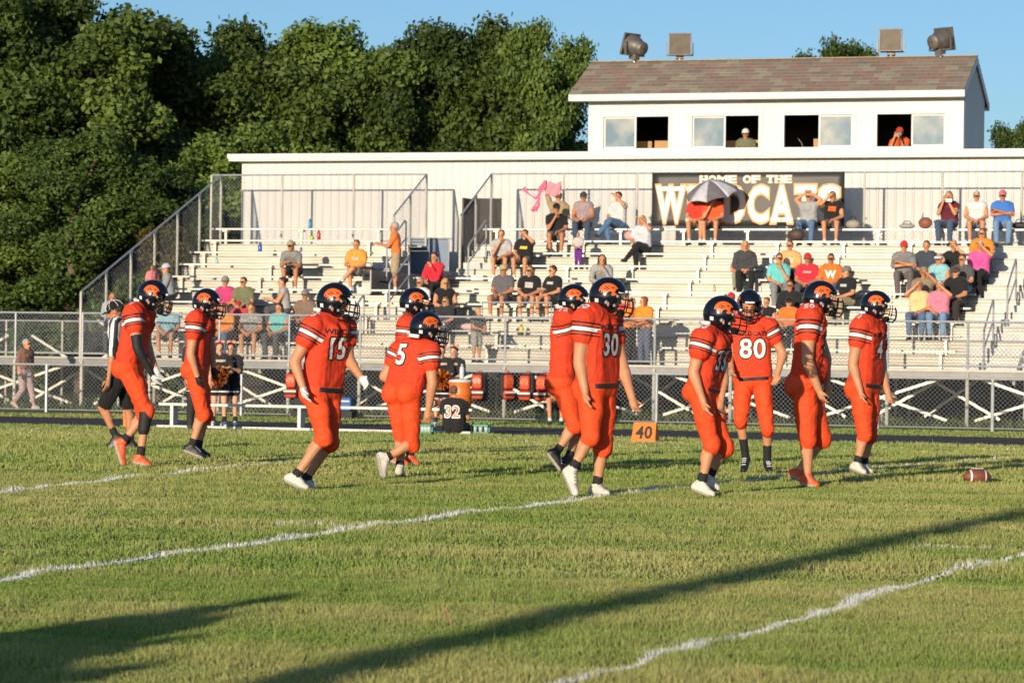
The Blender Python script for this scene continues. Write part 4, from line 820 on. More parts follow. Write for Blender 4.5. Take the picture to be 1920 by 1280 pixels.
    if logo:
        for sg in (-1, 1):
            L = .15 * s; cc = T((.115 * sg, -.005, .072)); n_ = nrm(sd * sg * .93 + up * .38); rg = np.cross(up, n_); rg = nrm(rg); u2 = np.cross(n_, rg)
            flip = 1 if (rg @ fd) > 0 else -1
            for poly, m, o_ in [(cat_poly, CAT, .003)] + [(q, HEL, .005) for q in cat_marks]:
                v = np.array([((a - .5) * L * flip, (b - .5) * L * .74) for a, b in poly]); f = [tuple(range(len(poly)))[::flip]]
                decal('wildcat_logo' if m is CAT else 'logo_mark', (v, f), cc, rg, u2, bv, m, h, org, o_, .02)
        pl = MB(); pts = [T((-.121 * sg2, -.075 + a, -.03 + b)) for sg2 in (1,) for a, b in ((0, 0), (.03, 0), (.03, .026), (0, .026))]
        for sg2 in (-1, 1):
            v = np.array([(-.016, -.014), (.016, -.014), (.016, .014), (-.016, .014)]) * s; n_ = nrm(sd * sg2 - fd * .55); rg = np.cross(up, n_); decal('sticker', (v, [(0, 1, 2, 3)]), T((.1 * sg2, -.085, -.025)), rg, up, bv, WPL, h, org, .003, .02)
    return h
# ================================================================ football players
FH = nrm(np.array([FW[0], FW[1], 0])); RH = R0
JER = mat('jersey_orange', (.74, .060, .022), .8, var=.03, bump=.8, bscale=11, nscale=9, spec=.2); PNT = mat('pants_orange', (.80, .080, .020), .7, var=.03, bump=.7, bscale=10, nscale=9, spec=.2)
NWHT = mat('number_white', (.78, .76, .74), .6); NBLK = mat('number_black', (.02, .018, .018), .6); SLV = mat('black_sleeve', (.014, .014, .016), .7, bump=.3, bscale=30)
GLW = mat('white_glove', (.68, .67, .66), .7, bump=.3); SHW = mat('white_cleat', (.62, .58, .50), .6, var=.1, nscale=20); SHB = mat('black_cleat', (.018, .018, .018), .5); SHO = mat('orange_cleat', (.70, .10, .02), .5, var=.1, nscale=15); SHG = mat('grey_cleat', (.30, .34, .38), .6)
SOCK = mat('black_sock', (.016, .016, .017), .85)
def joints(o, sc_, gp, phi, P, w=.195, hw=.095, head_phi=None, pitch=-8, roll=0):
    G = ground(*gp); D = depth(G); f = lambda q: atD(o[0] + q[0] / sc_, o[1] + q[1] / sc_, D + (q[2] if len(q) > 2 else 0)); J = {k: f(v) for k, v in P.items()}
    a = R(phi); bf = math.cos(a) * RH - math.sin(a) * FH; left = math.cos(a) * FH + math.sin(a) * RH; J['bf'] = bf; J['left'] = left
    sp = nrm(J['neck'] - J['chest']); J['shL'] = J['neck'] + left * w - sp * .045; J['shR'] = J['neck'] - left * w - sp * .045; J['hipL'] = J['pel'] + left * hw; J['hipR'] = J['pel'] - left * hw
    b = R(phi if head_phi is None else head_phi); hd = math.cos(b) * RH - math.sin(b) * FH; p = R(pitch); J['fd'] = math.cos(p) * hd + math.sin(p) * np.array([0, 0, 1.]); J['ground'] = np.array([G[0], G[1], float(gz(G[1]))])
    # keep the soles on the turf: nothing lower than the ground
    for k in 'LR':
        for q in ('toe' + k, 'an' + k):
            m_ = .036 if q[0] == 't' else .085
            gzz = float(gz(J[q][1])) + m_
            if J[q][2] < gzz: J[q][2] = gzz
    return J
def dress(num, front, words, big=.185, belt=True, back=None, shnum=None, hl=1.09, bumper=True, cx=0., cz=-.02):
    def after(ob, V, F, J, st):
        bv = BVHTree.FromPolygons([Vector(p) for p in V], F); org = J['ground']; up = nrm(J['neck'] - J['chest'])
        helmet(ob, J['head'], J['fd'], np.array([0, 0, 1.]), org, hl, bumper=bumper)
        for k in 'LR':
            for t0, t1, m in ((.10, .135, NBLK), (.185, .215, NBLK), (.217, .30, NWHT), (.302, .33, NBLK), (.375, .405, NBLK)): band('sleeve_stripe', J['sh' + k], J['el' + k], t0, t1, bv, m, ob, org, .150)
        side = J['left']; n = J['bf'] if front else -J['bf']; rg = side if front else -side; c = J['chest'] + up * (cz + .0) + rg * cx
        if num:
            decal('number_outline', text_shape(num, big, .055), c, rg, up, bv, NBLK, ob, org, .004, .022); decal('jersey_number', text_shape(num, big * .97, .022), c, rg, up, bv, NWHT, ob, org, .0075, .022)
        if words: decal('team_name', text_shape('WILDCATS', .045, .03, 1.0), c + up * (big * .5 + .055), rg, up, bv, NBLK, ob, org, .004, .02)
        if shnum:
            for k in 'LR':
                sg = 1 if k == 'L' else -1; q = J['sh' + k] * .75 + J['neck'] * .25; r2 = J['bf'] * -sg; u2 = nrm(np.array([0, 0, 1.]) * .8 - side * sg * .6); decal('shoulder_number', text_shape(shnum, .07, .03), q + np.array([0, 0, .03]), r2, u2, bv, NWHT, ob, org, .004, .02)
        if belt:
            a = J['chest']; b = J['pel']; band('belt', a, b, .87, .965, bv, NBLK, ob, org, .17 * st.get('bulk', 1.) + .012, .006, 48, full=True)
        lc = MB(); dark = st['mats']['shoe'] in (SHB,)
        for k in 'LR':
            an, toe, kn = J['an' + k], J['toe' + k], J['kn' + k]; sh_ = nrm(an - kn); ax_ = nrm(np.cross(sh_, toe - an)); up_ = nrm(np.cross(toe - an, ax_)); up_ = up_ if up_ @ sh_ < 0 else -up_
            for q in (.28, .42, .56, .70):
                c_ = an + (toe - an) * q; h_, _, _, _ = bv.ray_cast(Vector(c_ + up_ * .2), Vector(-up_))
                if h_ is not None: h_ = np.array(h_) + up_ * .002; lc.tube([h_ - ax_ * .022 - up_ * .005, h_ + up_ * .002, h_ + ax_ * .022 - up_ * .005], .0042, 5)
        if lc.v: lc.obj('laces', GREYM if not dark else WPL, ob, kind='stuff')
    return after
def player(P, o, sc_, gp, phi, label, after, style, **kw):
    J = joints(o, sc_, gp, phi, P, **kw); m = dict(shirt=JER, pants=PNT, skin=skin(style.get('skin', 0)), hair=mat('hair_brown', (.06, .035, .02), .8), sock=SOCK, shoe=style.get('shoe', SHW), sleeve=SLV, knee=SLV, glove=style.get('glove', GLW))
    st = dict(player=True, mats=m, sock=style.get('sock', .16)); st.update(style); person('person', J, st, label, 'football player', 'football players in orange', .0098, after)
A_, sA = (150, 500), 3.2; B_, sB = (500, 500), 2.91; C_, sC = (980, 500), 2.844; D_, sD = (1260, 500), 2.844; E_, sE = (1440, 500), 2.976
def knee_sleeve(B, J): B.cap(limb_s(J['knR'], J['anR'], .06), limb_s(J['knR'], J['anR'], .42), .073, .060, 'knee'); B.cap(limb_s(J['shR'], J['elR'], .5), J['elR'], .054, .05, 'sleeve')
player(dict(neck=(360, 250), head=(440, 188), chest=(328, 390), pel=(298, 610), elR=(345, 490, -.27), wrR=(430, 640, -.2), elL=(400, 470, .25), wrL=(450, 600, .2), knR=(398, 865, -.09), anR=(362, 1135, -.09), toeR=(412, 1200, -.1), knL=(385, 890, .1), anL=(262, 1045, .1), toeL=(262, 1180, .1)), A_, sA, (265, 876), 12,
 'player with black arm sleeve, black knee sleeve and white glove, leftmost', dress('7', False, False, belt=False, shnum='7'), dict(armR='sleeve', handR='glove', handL='glove', shoe=SHO, extra=knee_sleeve), pitch=-18)
player(dict(neck=(722, 292), head=(764, 230), chest=(714, 420), pel=(695, 622), elR=(664, 530, -.25), wrR=(703, 655, -.22), elL=(790, 480, .2), wrL=(800, 600, .2), knR=(735, 885, -.08), anR=(670, 1075, -.08), toeR=(735, 1135, -.1), knL=(752, 890, .1), anL=(708, 1085, .1), toeL=(768, 1130, .1)), A_, sA, (362, 862), 10,
 'player with black gloves and black shoes in front of the cheerleaders', dress(None, True, False, belt=False), dict(handR='glove', handL='glove', glove=SLV, shoe=SHB, bulk=.94), head_phi=18)
player(dict(neck=(345, 292), head=(378, 203), chest=(328, 425), pel=(303, 690), elR=(152, 520, -.2), wrR=(197, 655, -.25), elL=(450, 510, .12), wrL=(517, 605, -.05), knR=(312, 925, -.12), anR=(155, 1145, -.12), toeR=(215, 1215, -.16), knL=(345, 955, .08), anL=(207, 1170, .08), toeL=(258, 1205, .05)), B_, sB, (550, 920), 38,
 'player number 15 with white gloves walking with bent knees', dress('15', True, True, shnum='15'), dict(handR='glove', handL='glove', sock=.1), head_phi=12)
player(dict(neck=(818, 432), head=(876, 348), chest=(785, 520), pel=(745, 690), elR=(905, 640, -.2), wrR=(884, 775, -.15), elL=(640, 600, .1), wrL=(720, 645, .25), knR=(792, 965, -.05), anR=(655, 1040, -.1), toeR=(638, 1140, -.1), knL=(735, 930, .1), anL=(727, 1085, .1), toeL=(738, 1125, .2)), B_, sB, (742, 897), -48,
 'player number 5 seen from behind, bending forward', dress('5', False, False, .20, belt=False, cz=.05, cx=-.03), dict(sock=.08, shoe=SHW), head_phi=-18)
player(dict(neck=(785, 292), head=(812, 208), chest=(762, 420), pel=(752, 660), elR=(738, 480, -.22), wrR=(775, 600, -.1), elL=(830, 480, .2), wrL=(850, 600, .2), knR=(735, 890, -.08), anR=(715, 1030, -.08), toeR=(760, 1078, -.1), knL=(785, 890, .1), anL=(785, 1035, .1), toeL=(820, 1082, .1)), B_, sB, (765, 874), 8,
 'player mostly hidden behind player number 5', dress(None, False, False, belt=False), dict(shoe=SHO), head_phi=-5)
player(dict(neck=(232, 255), head=(278, 190), chest=(218, 410), pel=(215, 625), elR=(278, 455, -.1), wrR=(350, 530, -.02), elL=(300, 450, .2), wrL=(360, 520, .2), knR=(278, 845, -.1), anR=(182, 985, -.1), toeR=(205, 1075, -.1), knL=(300, 850, .1), anL=(245, 1020, .1), toeL=(292, 1070, .1)), C_, sC, (1055, 889), 8,
 'player number 72 half hidden behind number 30, lifting a black shoe', dress('72', True, False, belt=False, shnum='72'), dict(shoe=SHB, bulk=1.1), head_phi=8)
player(dict(neck=(398, 245), head=(462, 172), chest=(393, 400), pel=(395, 655), elR=(302, 510, -.2), wrR=(333, 665, -.24), elL=(535, 540, .15), wrL=(583, 700, .0), knR=(362, 900, -.15), anR=(268, 1075, -.15), toeR=(282, 1205, -.28), knL=(425, 960, .1), anL=(397, 1165, .1), toeL=(448, 1212, .0)), C_, sC, (1100, 932), 32,
 'player number 30 with white high top shoes, largest in the middle', dress('30', True, True, .19, shnum='30'), dict(bulk=1.14), head_phi=8, w=.215)
player(dict(neck=(213, 350), head=(273, 268), chest=(200, 480), pel=(165, 665), elR=(112, 565, -.22), wrR=(165, 712, -.25), elL=(275, 600, .12), wrL=(262, 705, .05), knR=(208, 945, -.1), anR=(157, 1150, -.1), toeR=(213, 1212, -.15), knL=(278, 960, .1), anL=(200, 1115, .12), toeL=(240, 1180, .1)), D_, sD, (1318, 932), 25,
 'player number 33, shorter, in pale shoes with knees bent', dress('33', True, False, .175, shnum='33'), dict(bulk=.93), head_phi=5)
player(dict(neck=(408, 292), head=(412, 215), chest=(420, 425), pel=(430, 612), elR=(300, 470, -.05), wrR=(316, 540, -.2), elL=(592, 465, .0), wrL=(562, 572, -.12), knR=(365, 815, -.1), anR=(392, 1010, .02), toeR=(380, 1085, -.16), knL=(508, 860, -.08), anL=(508, 1035, .02), toeL=(522, 1092, -.14)), D_, sD, (1420, 888), 86,
 'player number 80 facing the camera with black socks and shoes', dress('80', True, True, .205, shnum='80', bumper=False), dict(shoe=SHB, sock=.45), head_phi=92, pitch=-14, w=.2)
player(dict(neck=(235, 252), head=(300, 188), chest=(238, 400), pel=(202, 660), elR=(220, 530, -.28), wrR=(283, 685, -.25), elL=(320, 500, .2), wrL=(330, 640, .2), knR=(222, 960, -.1), anR=(222, 1165, -.1), toeR=(270, 1215, -.15), knL=(305, 955, .1), anL=(168, 1145, .12), toeL=(212, 1192, .1)), E_, sE, (1512, 914), 8,
 'heavy player in orange red shoes left of number 4', dress('50', True, False, .19, belt=False, shnum='50'), dict(bulk=1.18, fat=.1, shoe=SHO, sock=0), head_phi=3, w=.205)
player(dict(neck=(560, 308), head=(608, 230), chest=(560, 450), pel=(537, 680), elR=(472, 550, -.22), wrR=(515, 690, -.25), elL=(640, 600, .2), wrL=(668, 700, .1), knR=(538, 930, -.1), anR=(497, 1095, -.1), toeR=(535, 1145, -.2), knL=(565, 940, .1), anL=(535, 1105, .1), toeL=(572, 1142, .05)), E_, sE, (1612, 890), 32,
 'player number 4 with white shoes, rightmost', dress('4', True, True, .19, shnum='4'), dict(bulk=1.14, shoe=SHW), head_phi=15, w=.21)
# football on the turf
def football(c, ax, label, s=1., striped=True):
    ax = nrm(ax); x = nrm(np.cross(ax, [0, 0, 1.])); y = np.cross(x, ax); mb = MB(); n = 18; ts = np.linspace(-1, 1, 19)
    for t in ts:
        r = .074 * s * max(.02, (1 - abs(t) ** 2.1)) ** .72
        for k in range(n): mb.v.append(tuple(c + ax * t * .14 * s + r * (math.cos(6.28318 * k / n) * x + math.sin(6.28318 * k / n) * y)))
    for i in range(len(ts) - 1):
        for k in range(n): mb.f.append((i * n + k, i * n + (k + 1) % n, (i + 1) * n + (k + 1) % n, (i + 1) * n + k)); mb.m.append(1 if striped and .45 < abs((ts[i] + ts[i + 1]) / 2) < .58 else 0)
    o = mb.obj('football', [mat('leather', (.20, .06, .03), .5, bump=.3, bscale=90), NWHT], None, label, 'football', smooth=True, origin=c)
    l = MB()
    for k in range(-3, 4): l.beam(c + ax * .018 * k * s + y * .0755 * s - x * .014 * s, c + ax * .018 * k * s + y * .0755 * s + x * .014 * s, .006, .006)
    l.beam(c - ax * .06 * s + y * .075 * s, c + ax * .06 * s + y * .075 * s, .005, .006); l.obj('laces', NWHT, o, kind='stuff'); return o
g = ground(1832, 906); football(g + np.array([0, 0, .07]), nrm(RH + FH * .15), 'brown football with white stripes lying on the field at right', 1.05)
# referee
STR = bpy.data.materials.new('referee_stripes'); STR.use_nodes = True; t = STR.node_tree; b_ = t.nodes['Principled BSDF']; b_.inputs['Roughness'].default_value = .8; wv = t.nodes.new('ShaderNodeTexWave'); wv.inputs['Scale'].default_value = 3.4; wv.bands_direction = 'X'; wv.inputs['Distortion'].default_value = .4
tc = t.nodes.new('ShaderNodeTexCoord'); t.links.new(tc.outputs['Object'], wv.inputs['Vector']); rp = t.nodes.new('ShaderNodeValToRGB'); rp.color_ramp.interpolation = 'CONSTANT'; rp.color_ramp.elements[0].color = (.02, .02, .022, 1); rp.color_ramp.elements[1].position = .5; rp.color_ramp.elements[1].color = (.72, .71, .7, 1); t.links.new(wv.outputs[1], rp.inputs[0]); t.links.new(rp.outputs[0], b_.inputs[0])
def cap_child(ob, J, col, s=1., lines=False, visor=False, back=False):
    fd = nrm(J['fd']); up = nrm(np.array([0, 0, 1.]) - fd * fd[2]); sd = np.cross(up, fd); c = J['head']; T = lambda p: c + (sd * p[0] + fd * p[1] + up * p[2]) * s; mb = MB(); n, k = 20, 7
    m = cloth(col) if not isinstance(col, bpy.types.Material) else col
    if not visor:
        for i in range(k + 1):
            th = 1.62 * i / k
            for j in range(n): a = 6.28318 * j / n; mb.v.append(tuple(T((.088 * math.sin(th) * math.sin(a), .106 * math.sin(th) * math.cos(a) - .012, .045 + .098 * math.cos(th)))))
        for i in range(k):
            for j in range(n): mb.f.append((i * n + j, (i + 1) * n + j, (i + 1) * n + (j + 1) % n, i * n + (j + 1) % n)); mb.m.append(0)
    else: mb.tube([T((.088 * math.sin(a), .106 * math.cos(a) - .012, .055)) for a in np.linspace(0, 6.2832, 17)], .016 * s, 6)
    o = mb.obj('cap' if not visor else 'visor', m, ob, smooth=True); br = MB(); sg = -1 if back else 1; N = 9
    for r_ in range(3):
        for a in np.linspace(-1.15, 1.15, N): q = r_ / 2; br.v.append(tuple(T((.088 * math.sin(a) * (1 - .1 * q), sg * (.10 * math.cos(a) * (1 - q * .0) + q * .075 * math.cos(a)) - .01, .047 - .012 * q - .01 * abs(a)))))
    for r_ in range(2):
        for a in range(N - 1): k0 = r_ * N + a; br.f.append((k0, k0 + 1, k0 + N + 1, k0 + N)); br.m.append(0)
    b = br.obj('brim', m, o, smooth=True); md = b.modifiers.new('t', 'SOLIDIFY'); md.thickness = .006
    if lines:
        ln = MB()
        for a in (0, 1.05, 2.1, 3.14, 4.2, 5.25): ln.tube([T((.0895 * math.sin(th) * math.sin(a), .1075 * math.sin(th) * math.cos(a) - .012, .046 + .0995 * math.cos(th))) for th in np.linspace(0, 1.55, 8)], .003 * s, 5)
        ln.obj('piping', NWHT, o, kind='stuff')
J = joints(A_, sA, (232, 842), 178, dict(neck=(225, 330), head=(212, 272), chest=(222, 430), pel=(255, 640), elL=(190, 555, -.25), wrL=(172, 672, -.25), elR=(260, 500, .22), wrR=(265, 620, .25), knL=(135, 845, -.1), anL=(215, 1015, -.1), toeL=(172, 1075, -.1), knR=(290, 850, .1), anR=(305, 1070, .1), toeR=(262, 1100, .1)), pitch=-24)
person('person', J, dict(mats=dict(shirt=STR, pants=cloth((.014, .014, .015)), skin=skin(1), hair=mat('hair_brown', (0,) * 3), sock=SOCK, shoe=SHB), pants=.85, sock=.22, sleeve=.8, hair_style='cap'), 'referee in black and white striped shirt, black shorts and piped cap', 'referee', None, .012, lambda ob, V, F, J, st: cap_child(ob, J, (.012, .012, .013), 1.03, True))
# ================================================================ spectators
HAIR = {'brown': (.12, .068, .035), 'dark': (.035, .024, .018), 'blond': (.42, .27, .11), 'grey': (.36, .34, .31), 'red': (.22, .075, .03), 'light': (.24, .15, .07)}
def pose(kind, yaw, s, lean=.0, legs='sit'):
    """local joints, metres, origin at seat centre (sitting) or between the feet (standing); facing the field"""
    a = R(yaw); f = np.array([math.sin(a), -math.cos(a), 0]); l = np.array([math.cos(a), math.sin(a), 0]); u = np.array([0, 0, 1.]); Q = lambda x, y, z: (l * x + f * y + u * z) * s
    J = {'bf': f, 'left': l}; stand = legs in ('stand', 'walk'); z0 = .90 if stand else .10
    if kind == 'lean': lean = max(lean, .30)
    J['pel'] = Q(0, 0, z0); J['chest'] = Q(0, lean * .65, z0 + .32); J['neck'] = Q(0, lean, z0 + .475 - lean * .15); J['head'] = Q(0, lean * 1.2 + .02, z0 + .645 - lean * .18)
    cx, cy, cz = 0, lean, z0 + .44 - lean * .15
    for k, g in (('L', 1), ('R', -1)): J['sh' + k] = Q(.185 * g, cy, cz); J['hip' + k] = Q(.085 * g, 0, z0)
    arms = {'lap': ((.24, .08, -.25), (.07, .30, -.33)), 'lean': ((.22, .10, -.27), (.05, .30, -.20)), 'side': ((.22, -.03, -.27), (.20, .04, -.50)), 'chin': ((.18, .20, -.27), (.03, .20, -.02)), 'shade': ((.26, .16, .02), (.05, .17, .21)), 'up': ((.30, .04, .14), (.07, .06, .29)), 'phone': ((.20, .18, -.20), (.06, .24, .08)), 'cross': ((.23, .10, -.22), (-.12, .20, -.16)), 'knee': ((.23, .12, -.26), (.13, .36, -.32)), 'out': ((.22, .14, -.24), (.10, .36, -.18)), 'high': ((.26, .02, .22), (.30, .05, .46))}
    kd = {'chin': ('chin', 'lap'), 'shade': ('shade', 'lap'), 'shadeR': ('lap', 'shade'), 'chinR': ('lap', 'chin'), 'wave': ('lap', 'high'), 'holdL': ('out', 'lap')}.get(kind, (kind, kind))
    for k, g, nm in (('L', 1, kd[0]), ('R', -1, kd[1])):
        e, w = arms[nm]; J['el' + k] = Q(e[0] * g, cy + e[1], cz + e[2]); J['wr' + k] = Q(w[0] * g, cy + w[1], cz + w[2])
        if nm in ('cross',): J['wr' + k] += Q(0, .03 * g, .03 * g)
    for k, g in (('L', 1), ('R', -1)):
        if legs == 'stand': J['kn' + k] = Q(.10 * g, .03, .48); J['an' + k] = Q(.11 * g, 0, .085); J['toe' + k] = Q(.13 * g, .17, .036)
        elif legs == 'walk': J['kn' + k] = Q(.08 * g, .14 * (1 if g > 0 else .1), .48); J['an' + k] = Q(.08 * g, .24 if g > 0 else -.26, .10 if g > 0 else .17); J['toe' + k] = Q(.08 * g, .40 if g > 0 else -.13, .06 if g > 0 else .05)
        elif legs == 'cross': J['kn' + k] = Q(.07 * g if g > 0 else -.02, .44, .13 + (.05 if g > 0 else .0)); J['an' + k] = Q(-.16 if g > 0 else .02, .58 if g > 0 else .42, -.14 if g > 0 else -.345); J['toe' + k] = J['an' + k] + Q(-.06 if g > 0 else 0, .13, -.06)
        else: J['kn' + k] = Q(.15 * g, .43, .115); J['an' + k] = Q(.13 * g, .40, -.345); J['toe' + k] = Q(.15 * g, .57, -.394)
    if legs == 'stand' and False: pass
    J['fd'] = f + u * -.08; return J
def spectator(hx_, hy_, kind, yaw, shirt, pants, hair=('short', 'brown'), cap=None, label='', s=1., sleeve=.55, plen=2., female=False, glasses=False, legs='sit', hyaw=None, sk=0, shoe=(.05, .045, .04), fat=0, bulk=1.1, visor=False, cat='person', group='spectators in the grandstand', row=None, deck=None, lean=0., after=None, glit=None):
    s = s * 1.06; yaw += random.uniform(-10, 10); lean += random.uniform(0, .09); J = pose(kind, yaw, s, lean, legs); hz = J['head'][2]
    if deck is not None: Y, zb = deck
    else:
        best = None
        for i in range(10):
            zb_ = seatZ(i) if legs not in ('stand', 'walk') else seatZ(i) - .43; Y_ = rowY(i) - (.0 if legs not in ('stand', 'walk') else .33); z = atY(hx_, hy_, Y_ + J['head'][1])[2]; e = abs(z - (zb_ + hz))
            if row is not None: e = abs(i - row)
            if best is None or e < best[0]: best = (e, Y_, zb_)
        _, Y, zb = best
    X = atY(hx_, hy_, Y + J['head'][1])[0] - J['head'][0]; O = np.array([X, Y, zb])
    for k in J:
        if k not in ('bf', 'left', 'fd', 'up'): J[k] = J[k] + O
    if hyaw is not None: a = R(hyaw); J['fd'] = np.array([math.sin(a), -math.cos(a), -.12])
    J['ground'] = O; hs = 'cap' if cap and hair[0] == 'short' else hair[0]
    hc = mat('hair_' + hair[1] + 'x', HAIR[hair[1]], .75, var=.25, nscale=25)
    m = dict(shirt=cloth(shirt) if not isinstance(shirt, bpy.types.Material) else shirt, pants=cloth(pants) if not isinstance(pants, bpy.types.Material) else pants, skin=skin(sk), hair=hc, sock=mat('white_sock', (.6, .6, .58), .9), shoe=cloth(shoe))
    def aft(ob, V, F, J, st):
        if cap: cap_child(ob, J, cap, 1.05 * s, visor=visor)
        if after: after(ob, V, F, J, st)
    person('person', J, dict(mats=m, s=s, sleeve=sleeve, pants=plen, hair_style=hs, female=female, glasses=glasses, fat=fat, bulk=bulk, sock=.0 if plen > 1.5 else .12), label, cat, group, .0165, aft)
    return J
BLK = (.018, .018, .02); JEAN = (.085, .14, .25); LJEAN = (.16, .26, .40); GRY = (.28, .28, .28); DGR = (.085, .085, .09); ORG = (.72, .20, .03); RED = (.58, .025, .025); KHA = (.38, .29, .17); WHT = (.68, .66, .64); TEAL = (.16, .52, .50); PNK = (.68, .18, .25); PLAID = mat('plaid_shirt', (.42, .28, .26), .85, col2=(.22, .20, .24), nscale=30)
sp = spectator
def prnt(txt, col, h=.07, dz=0.):
    def f(ob, V, F, J, st):
        bv = BVHTree.FromPolygons([Vector(p) for p in V], F); mm = cloth(col)
        v = np.array([(-.10, -h / 2), (.09, -h / 2 - .01), (.11, h / 2), (-.08, h / 2 + .008)]); decal('shirt_print', (v, [(0, 1, 2, 3)]), J['chest'] + np.array([0, 0, dz]), J['left'], np.array([0, 0, 1.]), bv, mm, ob, J['ground'], .006, .03)
    return f
# left section
sp(286, 508, 'lap', 20, (.62, .2, .2), BLK, ('short', 'light'), None, 'small child in pink top by the sloping side railing', .62)
sp(311, 510, 'lap', -60, GRY, BLK, ('short', 'brown'), (.45, .48, .52), 'man in grey tee and pale cap turned left beside the pink child', hyaw=-60)
sp(211, 556, 'lap', 30, (.36, .38, .40), JEAN, ('long', 'red'), None, 'red haired person in grey at the left end of the stand, above the referee', .9, sleeve=1.5)
sp(545, 463, 'lean', -5, (.22, .22, .21), BLK, ('short', 'brown'), KHA, 'man in grey tee, black shorts and tan cap alone on an upper left row', plen=.75, sk=1, shoe=(.2, .12, .06), glasses=True)
sp(668, 459, 'lap', 0, (.78, .30, .05), GRY, ('short', 'brown'), None, 'woman in orange printed tee looking down beside the standing man', female=True, after=prnt('', (.6, .5, .45), .07), plen=.55, legs='cross')
sp(739, 428, 'out', -75, (.78, .19, .04), KHA, ('short', 'grey'), None, 'man in orange tee and khaki shorts standing in the aisle', legs='stand', plen=.85, sk=1, bulk=1.05)
sp(422, 541, 'lap', 0, (.50, .05, .16), DGR, ('short', 'brown'), (.25, .24, .25), 'person in magenta shirt and grey cap, left section', fat=.0, bulk=1.1)
sp(456, 541, 'lap', 10, (.16, .17, .09), DGR, ('short', 'dark'), None, 'person in olive top and sunglasses next to the magenta shirt', glasses=True)
sp(447, 562, 'lap', 10, (.55, .06, .06), BLK, ('short', 'brown'), RED, 'child in red cap below the magenta shirt', .7)
sp(466, 560, 'lap', -20, (.5, .05, .05), BLK, ('short', 'brown'), (.2, .17, .12), 'child in brown cap beside the child with red cap', .7)
sp(529, 537, 'out', -55, (.34, .34, .33), DGR, ('bun', 'dark'), None, 'woman in grey tank top with tied dark hair turned left', female=True, sleeve=0, hyaw=-60)
sp(572, 556, 'lap', 0, (.20, .14, .10), DGR, ('short', 'grey'), (.2, .2, .2), 'bearded man in brown with grey cap left of number 15', sk=1)
sp(577, 583, 'lap', 10, (.12, .12, .11), DGR, ('short', 'brown'), None, 'small child in dark top in front of the bearded man', .65)
sp(523, 582, 'lap', 0, (.15, .48, .46), DGR, ('long', 'dark'), None, 'woman in teal tank top with long black hair', female=True, sleeve=0)
sp(316, 594, 'lap', 0, (.24, .40, .46), (.34, .31, .27), ('short', 'brown'), None, 'man in light blue tee and pale shorts between the two left players', plen=.75, fat=.05, bulk=1.05)
sp(419, 585, 'lap', 0, (.78, .25, .04), JEAN, ('long', 'red'), None, 'woman in orange tee behind the black gloved player', female=True)
sp(471, 582, 'lap', 0, mat('check_top', (.5, .48, .45), .85, col2=(.06, .06, .06), nscale=55), BLK, ('long', 'brown'), None, 'woman in black and white patterned top and black shorts', female=True, plen=.6, bulk=1.1, sleeve=.3)
sp(374, 592, 'lap', 0, (.05, .06, .09), DGR, ('short', 'dark'), (.03, .03, .05), 'person in dark cap hidden behind the black gloved player')
sp(213, 620, 'lap', 0, (.18, .12, .2), DGR, ('short', 'dark'), None, 'person in dark purple behind the referee', .8)
# middle
sp(814, 491, 'chin', 0, (.60, .025, .04), BLK, ('bun', 'dark'), None, 'woman in red hoodie with hand on cheek', female=True, sleeve=1.5, bulk=1.05, fat=.0)
sp(787, 533, 'lap', 0, (.70, .68, .66), DGR, ('short', 'grey'), None, 'man in white tee and sunglasses above the helmets of player number 5', glasses=True, bulk=1.1)
sp(835, 533, 'lap', 25, BLK, BLK, ('long', 'blond'), None, 'blond woman in black tank top and sunglasses', female=True, sleeve=0, glasses=True, hyaw=30)
sp(835, 566, 'lap', 0, (.03, .03, .035), DGR, ('long', 'light'), None, 'woman in dark top sitting below the blond woman', .85, female=True, glasses=True)
sp(897, 588, 'lap', 50, (.14, .13, .11), (.36, .34, .30), ('short', 'blond'), None, 'blond boy in camouflage tee standing at the front rail', .72, legs='stand', plen=.8, deck=(65.45, ZD))
sp(940, 446, 'chinR', 0, (.42, .42, .42), BLK, ('short', 'red'), None, 'boy in grey tee with hand on chin beside the aisle', .95, plen=.6)
sp(984, 441, 'shade', 5, BLK, DGR, ('short', 'dark'), None, 'boy in black tee with yellow print, hand at face', .95, plen=.6, after=prnt('', (.6, .45, .05), .06))
sp(1043, 417, 'chinR', 10, BLK, (.10, .10, .10), ('short', 'dark'), (.015, .015, .017), 'man in black tee, black cap and shorts', plen=.7, sk=1, row=8)
sp(1084, 440, 'lap', 0, (.45, .42, .43), (.14, .03, .22), ('short', 'light'), None, 'toddler in grey top and purple trousers standing on a seat row', .52, legs='stand', row=7)
J26 = sp(1047, 372, 'wave', 15, (.36, .26, .14), LJEAN, ('short', 'brown'), None, 'man in tan long sleeve shirt holding up a pink cloth', sleeve=1.5, hyaw=-140, row=9)
sp(1094, 372, 'knee', 0, PLAID, (.05, .075, .13), ('short', 'brown'), (.05, .045, .05), 'bearded man in plaid sleeveless shirt and dark cap on the top row', sleeve=0, bulk=1.2, fat=.1, sk=1, row=9)
sp(1159, 373, 'shade', -20, (.60, .57, .56), (.08, .15, .28), ('short', 'dark'), None, 'woman in white top and jeans shading her eyes, top row left of the banner', female=True, legs='cross', row=9)
sp(944, 511, 'lap', 0, (.12, .11, .12), (.12, .11, .10), ('short', 'brown'), (.45, .36, .17), 'man in dark grey polo and tan cap', plen=.75, sk=1, bulk=1.08)
sp(993, 513, 'lap', 0, BLK, LJEAN, ('bun', 'brown'), None, 'woman in black printed tee, sunglasses and denim shorts', female=True, after=prnt('', (.55, .5, .48), .12), glasses=True, plen=.5)
